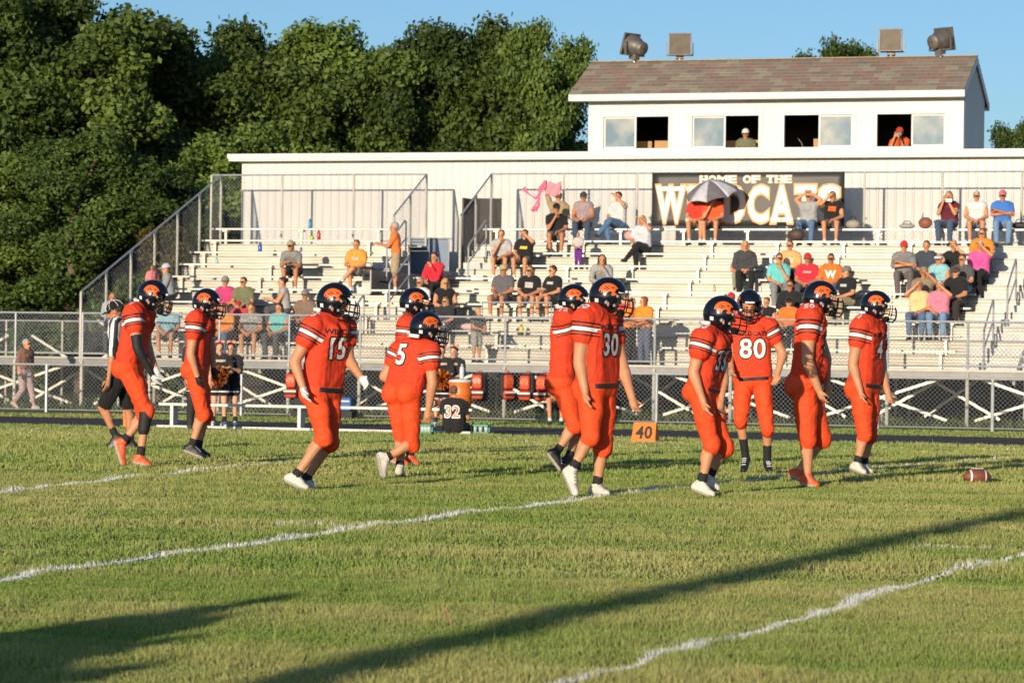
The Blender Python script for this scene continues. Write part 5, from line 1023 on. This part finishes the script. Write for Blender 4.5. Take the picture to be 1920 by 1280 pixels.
sp(1036, 513, 'lap', -25, BLK, BLK, ('short', 'dark'), None, 'man in black tee looking down to his left', glasses=True, after=prnt('', (.55, .52, .5), .05, .05), plen=.7, hyaw=-40, bulk=1.05)
sp(1129, 494, 'chin', 10, (.33, .32, .30), BLK, ('long', 'dark'), None, 'woman in grey jacket above the helmet of number 30', female=True, sleeve=1.5, lean=.25)
sp(1204, 421, 'shade', -10, (.55, .56, .60), BLK, ('long', 'blond'), None, 'blond woman in pale top and black trousers, hand on head', female=True, legs='cross')
sp(1173, 572, 'lap', 60, (.60, .05, .04), BLK, ('short', 'brown'), None, 'person in red directly behind the facemask of number 30', .9, legs='stand', deck=(65.5, ZD))
sp(1186, 575, 'lap', 60, (.78, .24, .03), BLK, ('short', 'brown'), None, 'boy in orange tee standing at the front rail', .86, legs='stand', deck=(65.5, ZD))
sp(1207, 571, 'lap', -30, (.80, .25, .03), (.10, .13, .2), ('long', 'red'), None, 'long haired girl in orange tee standing at the front rail', .88, legs='stand', deck=(65.5, ZD), hyaw=-60)
# right section
sp(1308, 386, 'lap', 5, (.62, .05, .03), (.3, .22, .18), ('long', 'light'), None, 'woman in red tee on the left under the umbrella', female=True, plen=.5, row=9)
JU = sp(1337, 385, 'chinR', -5, (.70, .10, .03), BLK, ('short', 'dark'), None, 'person in orange red top and black shorts holding the umbrella', plen=.5, row=9)
sp(1516, 370, 'up', -10, (.34, .34, .34), (.10, .17, .30), ('short', 'brown'), None, 'woman in grey tank top with both arms over her head', female=True, sleeve=0, glasses=True, row=9)
sp(1561, 367, 'shadeR', 5, BLK, DGR, ('short', 'dark'), None, 'woman in black tee with orange print and white shoes', female=True, after=prnt('', (.75, .14, .02), .11, .04), sleeve=.2, plen=.5, shoe=(.7, .7, .7), glasses=True, row=9)
sp(1397, 470, 'lap', 5, (.06, .06, .065), BLK, ('long', 'blond'), None, 'blond woman in dark top with a child on her lap', female=True, sleeve=1.5)
sp(1384, 488, 'lap', 10, (.6, .2, .2), (.28, .28, .18), ('short', 'light'), None, 'child in pink sitting in front of the blond woman', .62)
sp(1481, 460, 'lap', 0, (.76, .38, .14), BLK, ('bun', 'brown'), None, 'woman in orange and white tee with sunglasses, right of centre', female=True, after=prnt('', (.7, .62, .55), .09), glasses=True, bulk=1.1)
sp(1461, 492, 'chin', 10, (.14, .52, .52), (.22, .22, .23), ('short', 'dark'), None, 'man in turquoise tee and grey trousers', glasses=True)
sp(1514, 493, 'lap', 0, (.62, .03, .05), DGR, ('short', 'brown'), RED, 'man in red tee and red cap next to the turquoise tee', sk=1, after=prnt('', (.7, .4, .38), .03, .03))
def wtee(ob, V, F, J, st): bv = BVHTree.FromPolygons([Vector(p) for p in V], F); decal('shirt_print', text_shape('W', .16, .06), J['chest'] + np.array([0, 0, -.02]), J['left'], np.array([0, 0, 1.]), bv, NWHT, ob, J['ground'], .006, .03)
sp(1558, 485, 'lap', 0, (.76, .17, .025), DGR, ('short', 'dark'), None, 'man in orange tee with a large white W', glasses=True, sk=1, bulk=1.08, after=wtee)
sp(1587, 510, 'lap', -30, BLK, KHA, ('short', 'brown'), (.16, .17, .18), 'man in black tee, grey cap and khaki trousers above number 4', bulk=1.1, after=prnt('', (.5, .5, .5), .05, .04), hyaw=-70)
sp(1481, 543, 'lap', 10, (.02, .02, .022), BLK, ('short', 'dark'), None, 'man in black jacket and sunglasses behind the heavy player right of number 80', glasses=True, sleeve=1.5, sk=1)
sp(1479, 573, 'lap', 0, (.75, .17, .03), BLK, ('short', 'dark'), (.012, .012, .013), 'person in orange hoodie and black cap just right of the helmet of number 80', sleeve=1.5, s=.9)
sp(1437, 569, 'lap', -15, BLK, BLK, ('bun', 'brown'), None, 'woman in black tank top behind the shoulder of number 80', female=True, sleeve=0, s=.9)
sp(1371, 552, 'lap', 0, (.6, .04, .05), BLK, ('short', 'brown'), RED, 'person in red cap behind the helmet of number 80')
sp(1695, 468, 'cross', 0, (.20, .20, .21), (.13, .11, .11), ('short', 'brown'), RED, 'man in grey long sleeve shirt, red cap and grey trousers', sleeve=1., lean=.1)
sp(1737, 472, 'lap', -10, (.05, .06, .085), BLK, ('short', 'dark'), None, 'young man in navy tee beside the red cap')
sp(1779, 373, 'phone', 0, (.12, .02, .035), (.06, .09, .15), ('long', 'light'), None, 'woman in burgundy top photographing with a phone, top row', female=True, sleeve=.3, row=9)
sp(1831, 371, 'lap', 0, (.70, .68, .66), LJEAN, ('short', 'grey'), None, 'grey haired woman in white sleeveless top on the top row', female=True, sleeve=0, plen=.6, glasses=True, row=9)
sp(1880, 368, 'cross', 0, (.05, .17, .52), LJEAN, ('short', 'grey'), (.55, .15, .16), 'man in bright blue tee with crossed arms and red cap, top row right', glasses=True, sk=1, bulk=1.08, row=9)
sp(1841, 446, 'lap', 0, (.78, .24, .03), BLK, ('long', 'brown'), None, 'woman in orange partly behind the pink shirt', female=True, glasses=True)
sp(1838, 468, 'shade', 0, (.72, .10, .33), BLK, ('short', 'grey'), None, 'woman in bright pink shirt and black trousers shading her eyes', female=True, bulk=1.1, legs='cross', shoe=(.4, .4, .4))
sp(1788, 470, 'shade', 0, BLK, BLK, ('short', 'blond'), None, 'woman in black tank top shading her eyes', female=True, sleeve=0, glasses=True)
sp(1760, 495, 'lap', -15, (.26, .52, .56), LJEAN, ('short', 'grey'), (.7, .68, .68), 'woman in light blue sleeveless top and white visor', female=True, sleeve=0, visor=True, glasses=True)
sp(1804, 492, 'lap', -15, (.09, .09, .095), LJEAN, ('short', 'dark'), None, 'dark haired man in charcoal tee and jeans', glasses=True, bulk=1.05)
sp(1732, 515, 'shade', 0, (.25, .2, .14), DGR, ('short', 'brown'), (.3, .24, .12), 'man in tan cap shading his face', sk=1)
sp(1792, 522, 'lap', -15, BLK, (.04, .03, .03), ('short', 'grey'), (.08, .04, .04), 'large man in black tee and dark trousers with patterned cap', bulk=1.25, fat=.08, hyaw=-25)
sp(1723, 541, 'shadeR', 0, (.78, .50, .24), JEAN, ('short', 'blond'), None, 'blond woman in yellow tank top and jeans', female=True, sleeve=0, bulk=1.1)
sp(1762, 550, 'shade', 0, (.72, .20, .28), LJEAN, ('short', 'grey'), None, 'short haired woman in pink tee and jeans, lowest on the right', female=True)
# people in the press box
sp(1398, 247, 'side', 0, (.15, .15, .09), BLK, ('short', 'brown'), (.7, .66, .64), 'man in olive tee and white cap in the second press box window', legs='stand', sk=1, deck=(75.95, 5.33), group='people in the press box')
sp(1687, 243, 'phone', 0, (.70, .10, .02), BLK, ('short', 'dark'), (.5, .04, .03), 'person in orange top filming from the last press box window', legs='stand', deck=(76.0, 5.33), group='people in the press box')
# ---- at the side line
def fl(px, py): g = ground(px, py); return (g[1], float(gz(g[1])))
def cheer(hx_, hy_, gp, yaw, label, kind='lap', s=.95, num=None):
    g = ground(*gp)
    def aft(ob, V, F, J, st):
        bv = BVHTree.FromPolygons([Vector(p) for p in V], F); n = 1 if yaw > -90 and yaw < 90 else -1; nn = J['bf']; rg = J['left']
        v = np.array([(-.11, -.022), (.11, -.022), (.11, .022), (-.11, .022)]); decal('shirt_print', (v, [(0, 1, 2, 3)]), J['chest'] + np.array([0, 0, .08]), rg, np.array([0, 0, 1.]), bv, cloth((.55, .42, .36)), ob, J['ground'], .006, .03)
        band('skirt_trim', J['pel'], J['pel'] - np.array([0, 0, .4]), .46, .52, bv, NWHT, ob, J['ground'], .24)
        bow = MB(); q = J['head'] + np.array([0, .03, .13]); bow.ell(q + np.array([.05, 0, 0]), (.05, .02, .035), 8, 6); bow.ell(q - np.array([.05, 0, 0]), (.05, .02, .035), 8, 6); bow.obj('hair_bow', mat('bow', (.7, .25, .15), .6), ob, smooth=True, kind='stuff')
    m = dict(shirt=cloth((.03, .027, .027)), pants=cloth((.02, .02, .022)), skin=skin(2), hair=mat('hair_brown', (0,) * 3), sock=SOCK, shoe=cloth((.66, .65, .63)))
    J = pose(kind, yaw, s, 0, 'stand'); Y, zb = g[1], float(gz(g[1])); X = atY(hx_, hy_, Y)[0]; O = np.array([X, Y, zb])
    for k in J:
        if k not in ('bf', 'left', 'fd'): J[k] = J[k] + O
    J['ground'] = O; person('person', J, dict(mats=m, s=s, sleeve=1., pants=.0, skirt=True, hair_style='bun', female=True, sock=.25), label, 'cheerleader', 'cheerleaders on the track', .0155, aft); return J
JC1 = cheer(412, 660, (410, 799), 25, 'cheerleader with orange and black pom pom, left of the pair'); JC2 = cheer(433, 655, (440, 799), 10, 'cheerleader with folded hands, right of the pair', 'out'); JC3 = cheer(851, 668, (848, 800), 0, 'cheerleader behind the orange drink cooler'); JC4 = cheer(828, 672, (826, 800), 15, 'cheerleader beside the cooler holding pom poms')
sp(50, 656, 'side', 75, (.22, .12, .085), (.5, .36, .34), ('short', 'grey'), None, 'grey haired woman in brown shirt walking behind the fence', .93, sleeve=1., plen=1.7, glasses=True, legs='walk', female=True, deck=(63.0, G0), group='people near the fence', shoe=(.5, .4, .35))
def coach_after(ob, V, F, J, st): pass
sp(372, 668, 'side', 30, (.03, .03, .035), mat('track_pants', (.02, .02, .022), .8), ('short', 'dark'), None, 'person in black track trousers with white side stripes behind the black gloved player', legs='stand', deck=fl(360, 806), group='people near the fence', after=lambda ob, V, F, J, st: [band('side_stripe', limb_s(J['hip' + k], J['an' + k], .3), J['an' + k], 0, .02, BVHTree.FromPolygons([Vector(p) for p in V], F), NWHT, ob, J['ground'], .15) for k in 'LR'])
def num32(ob, V, F, J, st): bv = BVHTree.FromPolygons([Vector(p) for p in V], F); decal('number_outline', text_shape('32', .20, .06), J['chest'] - np.array([0, 0, .03]), -J['left'], np.array([0, 0, 1.]), bv, NWHT, ob, J['ground'], .006, .03); decal('jersey_number', text_shape('32', .19, .01), J['chest'] - np.array([0, 0, .03]), -J['left'], np.array([0, 0, 1.]), bv, CAT, ob, J['ground'], .011, .03)
gq = ground(852, 814)
sp(852, 768, 'lap', 178, (.02, .018, .018), BLK, ('short', 'brown'), None, 'boy in black jersey number 32 sitting on the ground with his back turned', .92, deck=(gq[1], float(gz(gq[1])) + .02), group='people near the fence', after=num32)
sp(1052, 690, 'lap', -10, (.04, .04, .045), BLK, ('short', 'brown'), None, 'person in dark clothes sitting by the fence behind number 72', .9, plen=.6, deck=(58.6, G0 + .42), group='people near the fence')
# bystanders out of the frame whose shadows fall into the lower left corner
for (tx, ty, lb, kd) in ((584, 1114, 'man in dark jacket standing beside the camera position, left', 'side'), (395, 1190, 'woman in blue jacket standing beside the camera position, farther left', 'lap'), (470, 1152, 'man with folded arms standing beside the camera position, behind the dark jacket', 'cross'), (315, 1240, 'tall man standing far left of the camera position', 'side')):
    tp = ground(tx, ty); hgt = 2.08; L = hgt / math.tan(R(SUN_EL)); L = (hgt - float(gz(tp[1]) - gz(tp[1] - L))) / math.tan(R(SUN_EL)); by = tp[1] - L; J = pose(kd, 180, 1.24, 0, 'stand'); O = np.array([tp[0] - SUN_DX * L, by, float(gz(by))])
    for k in J:
        if k not in ('bf', 'left', 'fd'): J[k] = J[k] + O
    J['ground'] = O; person('person', J, dict(mats=dict(shirt=cloth(DGR), pants=cloth(JEAN), skin=skin(0), hair=mat('hair_brown', (0,) * 3), sock=SOCK, shoe=SHB), sleeve=1.5, pants=2., hair_style='short', bulk=1.45, s=1.24), lb, 'person', None, .02)
build_people(); QUEUE.clear()
# ================================================================ things at the side line and in the stand
# bench
gb0 = ground(305, 803); gb1 = ground(885, 812); yb_ = 50.2; zb_ = float(gz(yb_)); X0 = atY(303, 770, yb_)[0]; X1 = atY(892, 772, yb_)[0]; n = 2
for k in range(n):
    a, b = X0 + (X1 - X0) * k / n, X0 + (X1 - X0) * (k + 1) / n - .03; e = empty('team_bench', ((a + b) / 2, yb_, zb_), 'white aluminium team bench on the side line, ' + ('left half' if k == 0 else 'right half carrying the cooler'), 'bench', 'team benches')
    MB().box((a, yb_ - .14, zb_ + .41), (b, yb_ + .14, zb_ + .455)).obj('seat_plank', WHITE, e); MB().box((a, yb_ - .22, zb_ + .012), (b, yb_ - .12, zb_ + .055)).obj('base_rail', WHITE, e)
    for x in np.linspace(a + .25, b - .25, 2): MB().box((x - .03, yb_ - .12, zb_ + .01), (x + .03, yb_ + .1, zb_ + .408)).obj('leg', WHITE, e)
# cooler
CO = mat('cooler_orange', (.72, .16, .02), .4); cb = atY(863, 778, yb_); e = empty('drink_cooler', (cb[0], yb_, zb_ + .456), 'round orange drink cooler with white lid on the bench', 'cooler')
bz = zb_ + .456; MB().lathe([(.17, 0), (.185, .01), (.195, .05), (.197, .22), (.205, .235), (.205, .26), (.198, .275), (.20, .40), (.21, .44), (.21, .46)], (cb[0], yb_, bz), 28).obj('barrel', CO, e, smooth=True); MB().lathe([(.212, .462), (.215, .475), (.205, .50), (.08, .52), (.01, .522)], (cb[0], yb_, bz), 28).obj('lid', mat('lid_white', (.66, .62, .58), .5), e, smooth=True)
for sg in (-1, 1): MB().box((cb[0] + sg * .205 - .02, yb_ - .05, bz + .36), (cb[0] + sg * .23 + .0, yb_ + .05, bz + .39)).obj('handle', CO, e)
MB().tube([(cb[0], yb_ - .19, bz + .05), (cb[0], yb_ - .23, bz + .05), (cb[0], yb_ - .235, bz + .02)], .012, 8).obj('spigot', WHITE, e)
def bottle(c, col, h, r, label, name='water_bottle', cat='bottle', capcol=(.03, .03, .03), parent_name=None):
    o = MB().lathe([(r * .9, 0), (r, .01), (r, h * .70), (r * .75, h * .80), (r * .5, h * .86)], c, 14).obj(name, mat('bottle_%d%d%d' % tuple(int(99 * v) for v in col), col, .3), None, label, cat, 'bottles', smooth=True, origin=c); MB().lathe([(r * .5, h * .862), (r * .5, h * .98), (r * .4, h)], c, 12).obj('bottle_cap', mat('cap_%d%d%d' % tuple(int(99 * v) for v in capcol), capcol, .5), o, smooth=True); return o
bottle(np.array([cb[0] + .02, yb_, bz + .524]), (.55, .57, .6), .26, .042, 'clear plastic bottle standing on the orange cooler', capcol=(.5, .5, .5))
for px, lb in ((813, 'left of the two footballs on the bench'), (829, 'right of the two footballs on the bench')): football(np.array([atY(px, 768, yb_)[0], yb_, bz + .085]), np.array([.25, 1., 0]), 'brown football, ' + lb, 1., True)
TEALP = mat('carrier_teal', (.02, .28, .19), .5)
for px0, px1, lb in ((788, 811, 'teal bottle carrier left of the sitting boy'), (886, 918, 'teal bottle carrier right of the sitting boy')):
    g = ground((px0 + px1) / 2, 814); w = (px1 - px0) / 105.; e = empty('bottle_carrier', (g[0], g[1], float(gz(g[1]))), lb, 'bottle carrier', 'bottle carriers'); z = float(gz(g[1])) + .02; mb = MB(); mb.box((g[0] - w / 2, g[1] - .1, z), (g[0] + w / 2, g[1] + .1, z + .025)); mb.obj('tray', TEALP, e); mb = MB(); mb.box((g[0] - w / 2, g[1] - .1, z + .12), (g[0] + w / 2, g[1] + .1, z + .155)); mb.obj('rack', TEALP, e)
    for sg in (-1, 1): MB().box((g[0] + sg * w / 2 - .01, g[1] - .02, z + .0255), (g[0] + sg * w / 2 + .01, g[1] + .02, z + .2)).obj('upright', TEALP, e)
    for x in np.linspace(g[0] - w / 2 + .05, g[0] + w / 2 - .05, 3): MB().lathe([(.034, .026), (.035, .1), (.035, .119)], (x, g[1] - .03, z), 12).obj('bottle', mat('clear_bottle', (.55, .58, .58), .25), e, smooth=True)
# yard marker 40 and pylon
gm = ground(1210, 829); zm = float(gz(gm[1])) + .008; e = empty('yard_marker', (gm[0], gm[1], zm), 'orange foam yard marker with black number 40', 'yard marker'); MO = mat('marker_orange', (.74, .19, .02), .6); w, h = .40, .315
mb = MB(); mb.add([(gm[0] - w / 2, gm[1] - .16, zm), (gm[0] + w / 2, gm[1] - .16, zm), (gm[0] + w / 2, gm[1] + .16, zm), (gm[0] - w / 2, gm[1] + .16, zm), (gm[0] - w / 2 + .015, gm[1] - .03, zm + h), (gm[0] + w / 2 - .015, gm[1] - .03, zm + h), (gm[0] + w / 2 - .015, gm[1] + .03, zm + h), (gm[0] - w / 2 + .015, gm[1] + .03, zm + h)], [(3, 2, 1, 0), (4, 5, 6, 7), (0, 1, 5, 4), (1, 2, 6, 5), (2, 3, 7, 6), (3, 0, 4, 7)]); bo_ = mb.obj('wedge', MO, e)
v, f = text_shape('40', .19, .03, .95); sl = .13 / h; mb = MB(); mb.add([(gm[0] + a, gm[1] - .16 + (b + h / 2) * sl - .005, zm + h / 2 + b) for a, b in v], f); mb.obj('number', NBLK, e)
gy = ground(237, 800); mb = MB(); z = float(gz(gy[1])); mb.box((gy[0] - .05, gy[1] - .05, z), (gy[0] + .05, gy[1] + .05, z + .45)); bevel(mb.obj('pylon', MO, None, 'orange foam pylon standing behind the referee', 'pylon', origin=(gy[0], gy[1], z)), .012)
# pom poms
def pompom(c, r, label):
    mb = MB(); q = rng.normal(0, 1, (420, 3)); q /= np.linalg.norm(q, axis=1)[:, None]
    for k, d in enumerate(q):
        t = nrm(np.cross(d, rng.normal(0, 1, 3))) * .008; rr = r * rng.uniform(.75, 1.1); mb.add([c - t, c + t, c + d * rr + t * 1.2 + rng.normal(0, .015, 3), c + d * rr - t * 1.2], [(0, 1, 2, 3)], 0 if k % 5 < 3 else 1 if k % 5 == 3 else 2)
    mb.obj('pom_pom', [mat('pom_orange', (.75, .17, .02), .2, .6), mat('pom_black', (.02, .02, .02), .2), mat('pom_gold', (.8, .42, .06), .2, .6)], None, label, 'pom pom', 'pom poms', origin=c)
pompom((JC1['wrL'] + JC1['wrR']) / 2 + np.array([-.02, -.08, -.03]), .19, 'orange metallic pom pom held by the left cheerleader of the pair'); pompom(JC2['wrR'] + np.array([0, -.05, -.1]), .16, 'dark pom pom held by the right cheerleader of the pair'); pompom((JC4['wrL'] + JC4['wrR']) / 2 + np.array([.05, -.1, -.03]), .2, 'orange metallic pom pom beside the drink cooler')
# backpacks on the fence
BR = mat('backpack_red', (.56, .060, .018), .7, bump=.4, bscale=25); BBK = mat('backpack_black', (.02, .02, .022), .75)
def backpack(px, py, label, turn=0.):
    c = atY(px, py, YF - .18); e = empty('backpack', (c[0], YF - .18, c[2] - .3), label, 'backpack', 'backpacks hung on the fence', turn)
    def P(mb, n, m, b=.03): o = bpy.data.objects.new(n, mb.mesh(n, m)); link(o, e); (bevel(o, b, 3) if b else None); return o
    P(MB().box((-.165, -.03, .02), (.165, .12, .56)), 'back_panel', BBK, .08); P(MB().box((-.135, -.13, .22), (.10, -.031, .53)), 'main_pocket', BR, .09); P(MB().box((-.155, -.15, 0), (.13, -.031, .20)), 'front_pocket', BR, .06)
    P(MB().box((-.157, -.158, .07), (.132, -.1505, .115)), 'trim', BBK, 0); P(MB().box((-.157, -.156, .135), (.132, -.1505, .165)), 'trim', NWHT, 0)
    P(MB().tube([(-.03, .05, .55), (-.03, .06, .62), (.03, .06, .62), (.03, .05, .55)], .012, 6), 'loop', BR, 0)
    v = np.array([((a - .5) * .17, (b - .5) * .14) for a, b in cat_poly]); P(MB().add([(a - .015, -.1315, .385 + b) for a, b in v * 1.12], [tuple(range(len(v)))]), 'emblem_outline', mat('emblem_grey', (.35, .3, .28), .6), 0); P(MB().add([(a - .015, -.1335, .385 + b) for a, b in v], [tuple(range(len(v)))]), 'emblem', CAT, 0)
for px, py, lb, tn in ((897, 722, 'red and black backpack nearest the cooler on the fence', .1), (951, 722, 'darker backpack turned sideways, second from the cooler', .9), (988, 724, 'red backpack third from the cooler', -.1), (1019, 725, 'red backpack fourth from the cooler', -.15), (1043, 726, 'backpack partly hidden behind number 72', .1), (549, 720, 'red backpack on the fence behind number 15', 0)): backpack(px, py, lb, tn)
for px, py, col, lb, w in ((566, 757, (.015, .015, .017), 'black duffel bag at the fence behind number 15', .34), (648, 757, (.04, .13, .34), 'blue cooler bag at the fence right of number 15', .32)):
    c = atY(px, py, YF - .45); e = empty('duffel_bag' if col[0] < .03 else 'cooler_bag', (c[0], YF - .45, G0), lb, 'bag'); z = G0 + .45 if px > 600 else G0 + .4; m = mat('bag_' + str(px), col, .7, bump=.3, bscale=20)
    bevel(MB().box((c[0] - w / 2, YF - .57, c[2] - .15), (c[0] + w / 2, YF - .33, c[2] + .14)).obj('bag_body', m, e), .04, 3); MB().tube([(c[0] - .1, YF - .45, c[2] + .13), (c[0] - .08, YF - .45, c[2] + .19), (c[0] + .08, YF - .45, c[2] + .19), (c[0] + .1, YF - .45, c[2] + .13)], .012, 6).obj('handle', BBK, e); MB().box((c[0] - w / 2 + .03, YF - .575, c[2] + .05), (c[0] + w / 2 - .03, YF - .5705, c[2] + .075)).obj('zip_band', NWHT if px > 600 else BBK, e)
    MB().box((c[0] - .2, YF - .6, G0 + .002), (c[0] + .2, YF - .3, c[2] - .152)).obj('crate', mat('crate_dark', (.03, .03, .03), .8), None, 'dark crate carrying the ' + ('black duffel bag' if px < 600 else 'blue cooler bag'), 'crate', origin=(c[0], YF - .45, G0))
# things left in the seats
def seat_item(px, i, dx=0): return np.array([atY(px, 500, rowY(i))[0], rowY(i), seatZ(i) + .001])
bottle(seat_item(580, 9), (.03, .25, .45), .24, .04, 'tall blue bottle on the top row, left section'); bottle(seat_item(597, 8), (.5, .02, .03), .26, .045, 'red bottle on the second row from the top'); bottle(seat_item(584, 8), (.35, .5, .05), .13, .05, 'short green cup beside the red bottle'); bottle(seat_item(487, 7), (.03, .12, .42), .22, .055, 'wide blue jug with black cap'); bottle(seat_item(564, 7), (.05, .15, .4), .12, .035, 'small blue can above the man with the tan cap'); bottle(seat_item(406, 6), (.3, .5, .55), .15, .04, 'pale blue cup on the left rows')
bottle(np.array([atY(978, 580, rowY(2) - .3)[0], rowY(2) - .3, seatZ(2) - .428]), (.72, .52, .02), .25, .06, 'yellow bottle standing under the short rail'); bottle(seat_item(1340, 4), (.6, .35, .15), .16, .035, 'orange and white can on the empty rows'); bottle(seat_item(1426, 4), (.6, .55, .5), .17, .04, 'white cup beside the turquoise tee'); bottle(seat_item(1750, 9) + np.array([0, 0, 0]), (.5, .55, .6), .2, .035, 'clear bottle beside the brown handbag')
def handbag(c, col, w, h, label):
    e = empty('handbag', c, label, 'bag', 'bags on the seats'); mb = MB(); mb.ell((0, 0, h * .42), (w / 2, .09, h * .42), 16, 10); o = bpy.data.objects.new('bag_body', mb.mesh('bag_body', mat('hb%d' % int(c[0] * 10), col, .6, bump=.3, bscale=12), True)); link(o, e); t_ = MB().tube([(-w * .25, 0, h * .75), (-w * .15, 0, h * 1.15), (w * .15, 0, h * 1.15), (w * .25, 0, h * .75)], .012, 6); link(bpy.data.objects.new('strap', t_.mesh('strap', BBK)), e)
handbag(seat_item(1734, 9), (.22, .07, .04), .34, .34, 'red brown handbag on the top row'); handbag(seat_item(1598, 9), (.30, .26, .2), .36, .26, 'checked bag beside the woman with white shoes'); handbag(seat_item(1492, 8) + np.array([0, 0, .0]), (.06, .03, .02), .4, .36, 'dark brown bag below the woman with raised arms'); handbag(seat_item(690, 5), (.02, .02, .022), .42, .3, 'black bag on the row beside the aisle'); handbag(seat_item(1180, 8), (.55, .3, .28), .3, .3, 'pink bag at the feet of the woman in jeans'); handbag(seat_item(880, 1), (.6, .38, .38), .4, .2, 'pink bag behind the front rail'); handbag(seat_item(1700, 9), (.3, .28, .27), .4, .16, 'flat grey bag left of the red brown handbag'); handbag(seat_item(1912, 9), (.02, .02, .02), .5, .2, 'black bag at the right end of the top row')
# umbrella
hc = atY(1334, 352, rowY(9) - .1); top = atY(1332, 343, rowY(9) - .15); e = empty('umbrella', JU['wrR'], 'grey and white umbrella shading two people on the top row', 'umbrella'); ax = nrm(np.array([-.12, -.38, 1.])); xx = nrm(np.cross(ax, [0, 1., 0])); yy = np.cross(ax, xx); apex = atY(1330, 338, rowY(9) - .25); rad = .70; ng = 8; P8 = lambda a, q: apex - ax * (.36 * q ** 1.7) + (math.cos(a) * xx + math.sin(a) * yy) * rad * q
for k in range(ng):
    mb = MB(); nu, nv = 5, 6
    for j in range(nv + 1):
        for i in range(nu + 1):
            q = max(.01, j / nv); a = 6.28318 * (k + i / nu) / ng; dip = 1 - .07 * q * math.sin(math.pi * i / nu); mb.v.append(tuple(P8(a, q * dip)))
    for j in range(nv):
        for i in range(nu): q = j * (nu + 1) + i; mb.f.append((q, q + 1, q + nu + 2, q + nu + 1)); mb.m.append(0)
    o = mb.obj('canopy_panel', cloth((.50, .49, .52)) if k % 2 else cloth((.15, .135, .15)), e, smooth=True); md = o.modifiers.new('t', 'SOLIDIFY'); md.thickness = .003
    MB().tube([P8(6.28318 * k / ng, q) - ax * .008 for q in (.02, .4, .75, 1.)], .004, 5).obj('rib', GALV, e)
MB().tube([apex + ax * .07, apex - ax * .72], .010, 8).obj('shaft', GALV, e)
# pink cloth held up by the man in tan
w0 = J26['wrR'] + np.array([0, -.03, .08]); mb = MB(); nx, nz = 10, 10
for j in range(nz + 1):
    for i in range(nx + 1): mb.v.append((w0[0] + .04 + .40 * i / nx - .05 * j / nz, w0[1] - .03 + .03 * math.sin(i * 1.1 + j * .5), w0[2] + .02 - .34 * j / nz + .03 * math.sin(i * .8)))
for j in range(nz):
    for i in range(nx): q = j * (nx + 1) + i; mb.f.append((q, q + 1, q + nx + 2, q + nx + 1)); mb.m.append(0)
PK = mat('pink_fabric', (.72, .26, .30), .8); pc = mb.obj('pink_cloth', PK, None, 'pink cloth with ribbons held up in the air on the top row', 'cloth', smooth=True, origin=w0); md = pc.modifiers.new('t', 'SOLIDIFY'); md.thickness = .004
PK2 = mat('pink_ribbon', (.72, .14, .26), .7)
for q in range(3):
    pts = [w0 + np.array([-.10 * q * .3 - .05 * k + .05 * math.sin(k * 1.9 + q), -.02, .05 - .15 * k]) for k in range(6)]; MB().tube(pts, [.018, .03, .014, .03, .018, .035], 6).obj('ribbon', PK2, pc, smooth=True)
MB().tube([w0 + np.array([-.05, -.02, -.1]), w0 + np.array([-.25, -.02, -.38]), w0 + np.array([-.45, -.02, -.26]), w0 + np.array([-.58, -.02, -.12])], [.02, .035, .02, .06], 6).obj('ribbon', PK2, pc, smooth=True)
# phone held by the woman in burgundy, red hand fans
def card(c, w, h, m, name, label, cat, yaw=0):
    mb = MB().box((-w / 2, -.005, -h / 2), (w / 2, .005, h / 2)); o = mb.obj(name, m, None, label, cat); o.location = c; o.rotation_euler[2] = yaw; bevel(o, .004)
ph = atY(1779, 376, rowY(9) - .42); card(ph, .15, .08, mat('phone_white', (.6, .62, .6), .3), 'phone', 'pale phone held up by the woman in burgundy', 'phone')
FR = mat('fan_red', (.6, .03, .05), .5)
for px, py, i, lb in ((444, 553, 4, 'round red fan below the magenta shirt'), (470, 573, 3, 'round red fan in front of the patterned top'), (430, 632, 1, 'round red fan above the cheerleaders')):
    c = atY(px, py, rowY(i) - .5); o = MB(); o.v = []; nn = 20; o.add([(.11 * math.cos(6.2832 * k / nn), y, .10 * math.sin(6.2832 * k / nn)) for y in (-.004, .004) for k in range(nn)], [tuple(range(nn)), tuple(range(2 * nn - 1, nn - 1, -1))] + [(k, nn + k, nn + (k + 1) % nn, (k + 1) % nn) for k in range(nn)]); fo = o.obj('hand_fan', FR, None, lb, 'fan', 'red hand fans'); fo.location = c; h_ = MB().box((-.012, -.003, -.24), (.012, .003, -.09)); link(bpy.data.objects.new('handle', h_.mesh('handle', WPL)), fo)
# microphone arm in the press box and camera on a tripod
c = atY(1500, 262, 75.9); mi = MB().tube([(c[0] + .12, 75.9, c[2] - .45), (c[0] + .05, 75.9, c[2] - .1), (c[0] - .04, 75.88, c[2] + .02)], .009, 6).obj('microphone', GALV, None, 'gooseneck microphone in the third press box window', 'microphone', origin=(c[0] + .12, 75.9, c[2] - .45))
MB().ell((c[0] - .05, 75.87, c[2] + .03), (.025, .03, .02), 8, 6).obj('microphone_head', BLACK, mi, smooth=True)
c = atY(1688, 256, 75.6); e = empty('video_camera', (c[0], 75.6, PZ0 + .03), 'video camera on tripod in the last press box window', 'camera'); MB().box((c[0] - .045, 75.5, c[2] + .02), (c[0] + .045, 75.68, c[2] + .1)).obj('camera_body', BLACK, e)
for k in range(3): a = k * 2.094 + .5; MB().tube([(c[0], 75.6, c[2] + .02), (c[0] + .14 * math.cos(a), 75.6 + .14 * math.sin(a), PZ0 + .032)], .01, 6).obj('leg', BLACK, e)
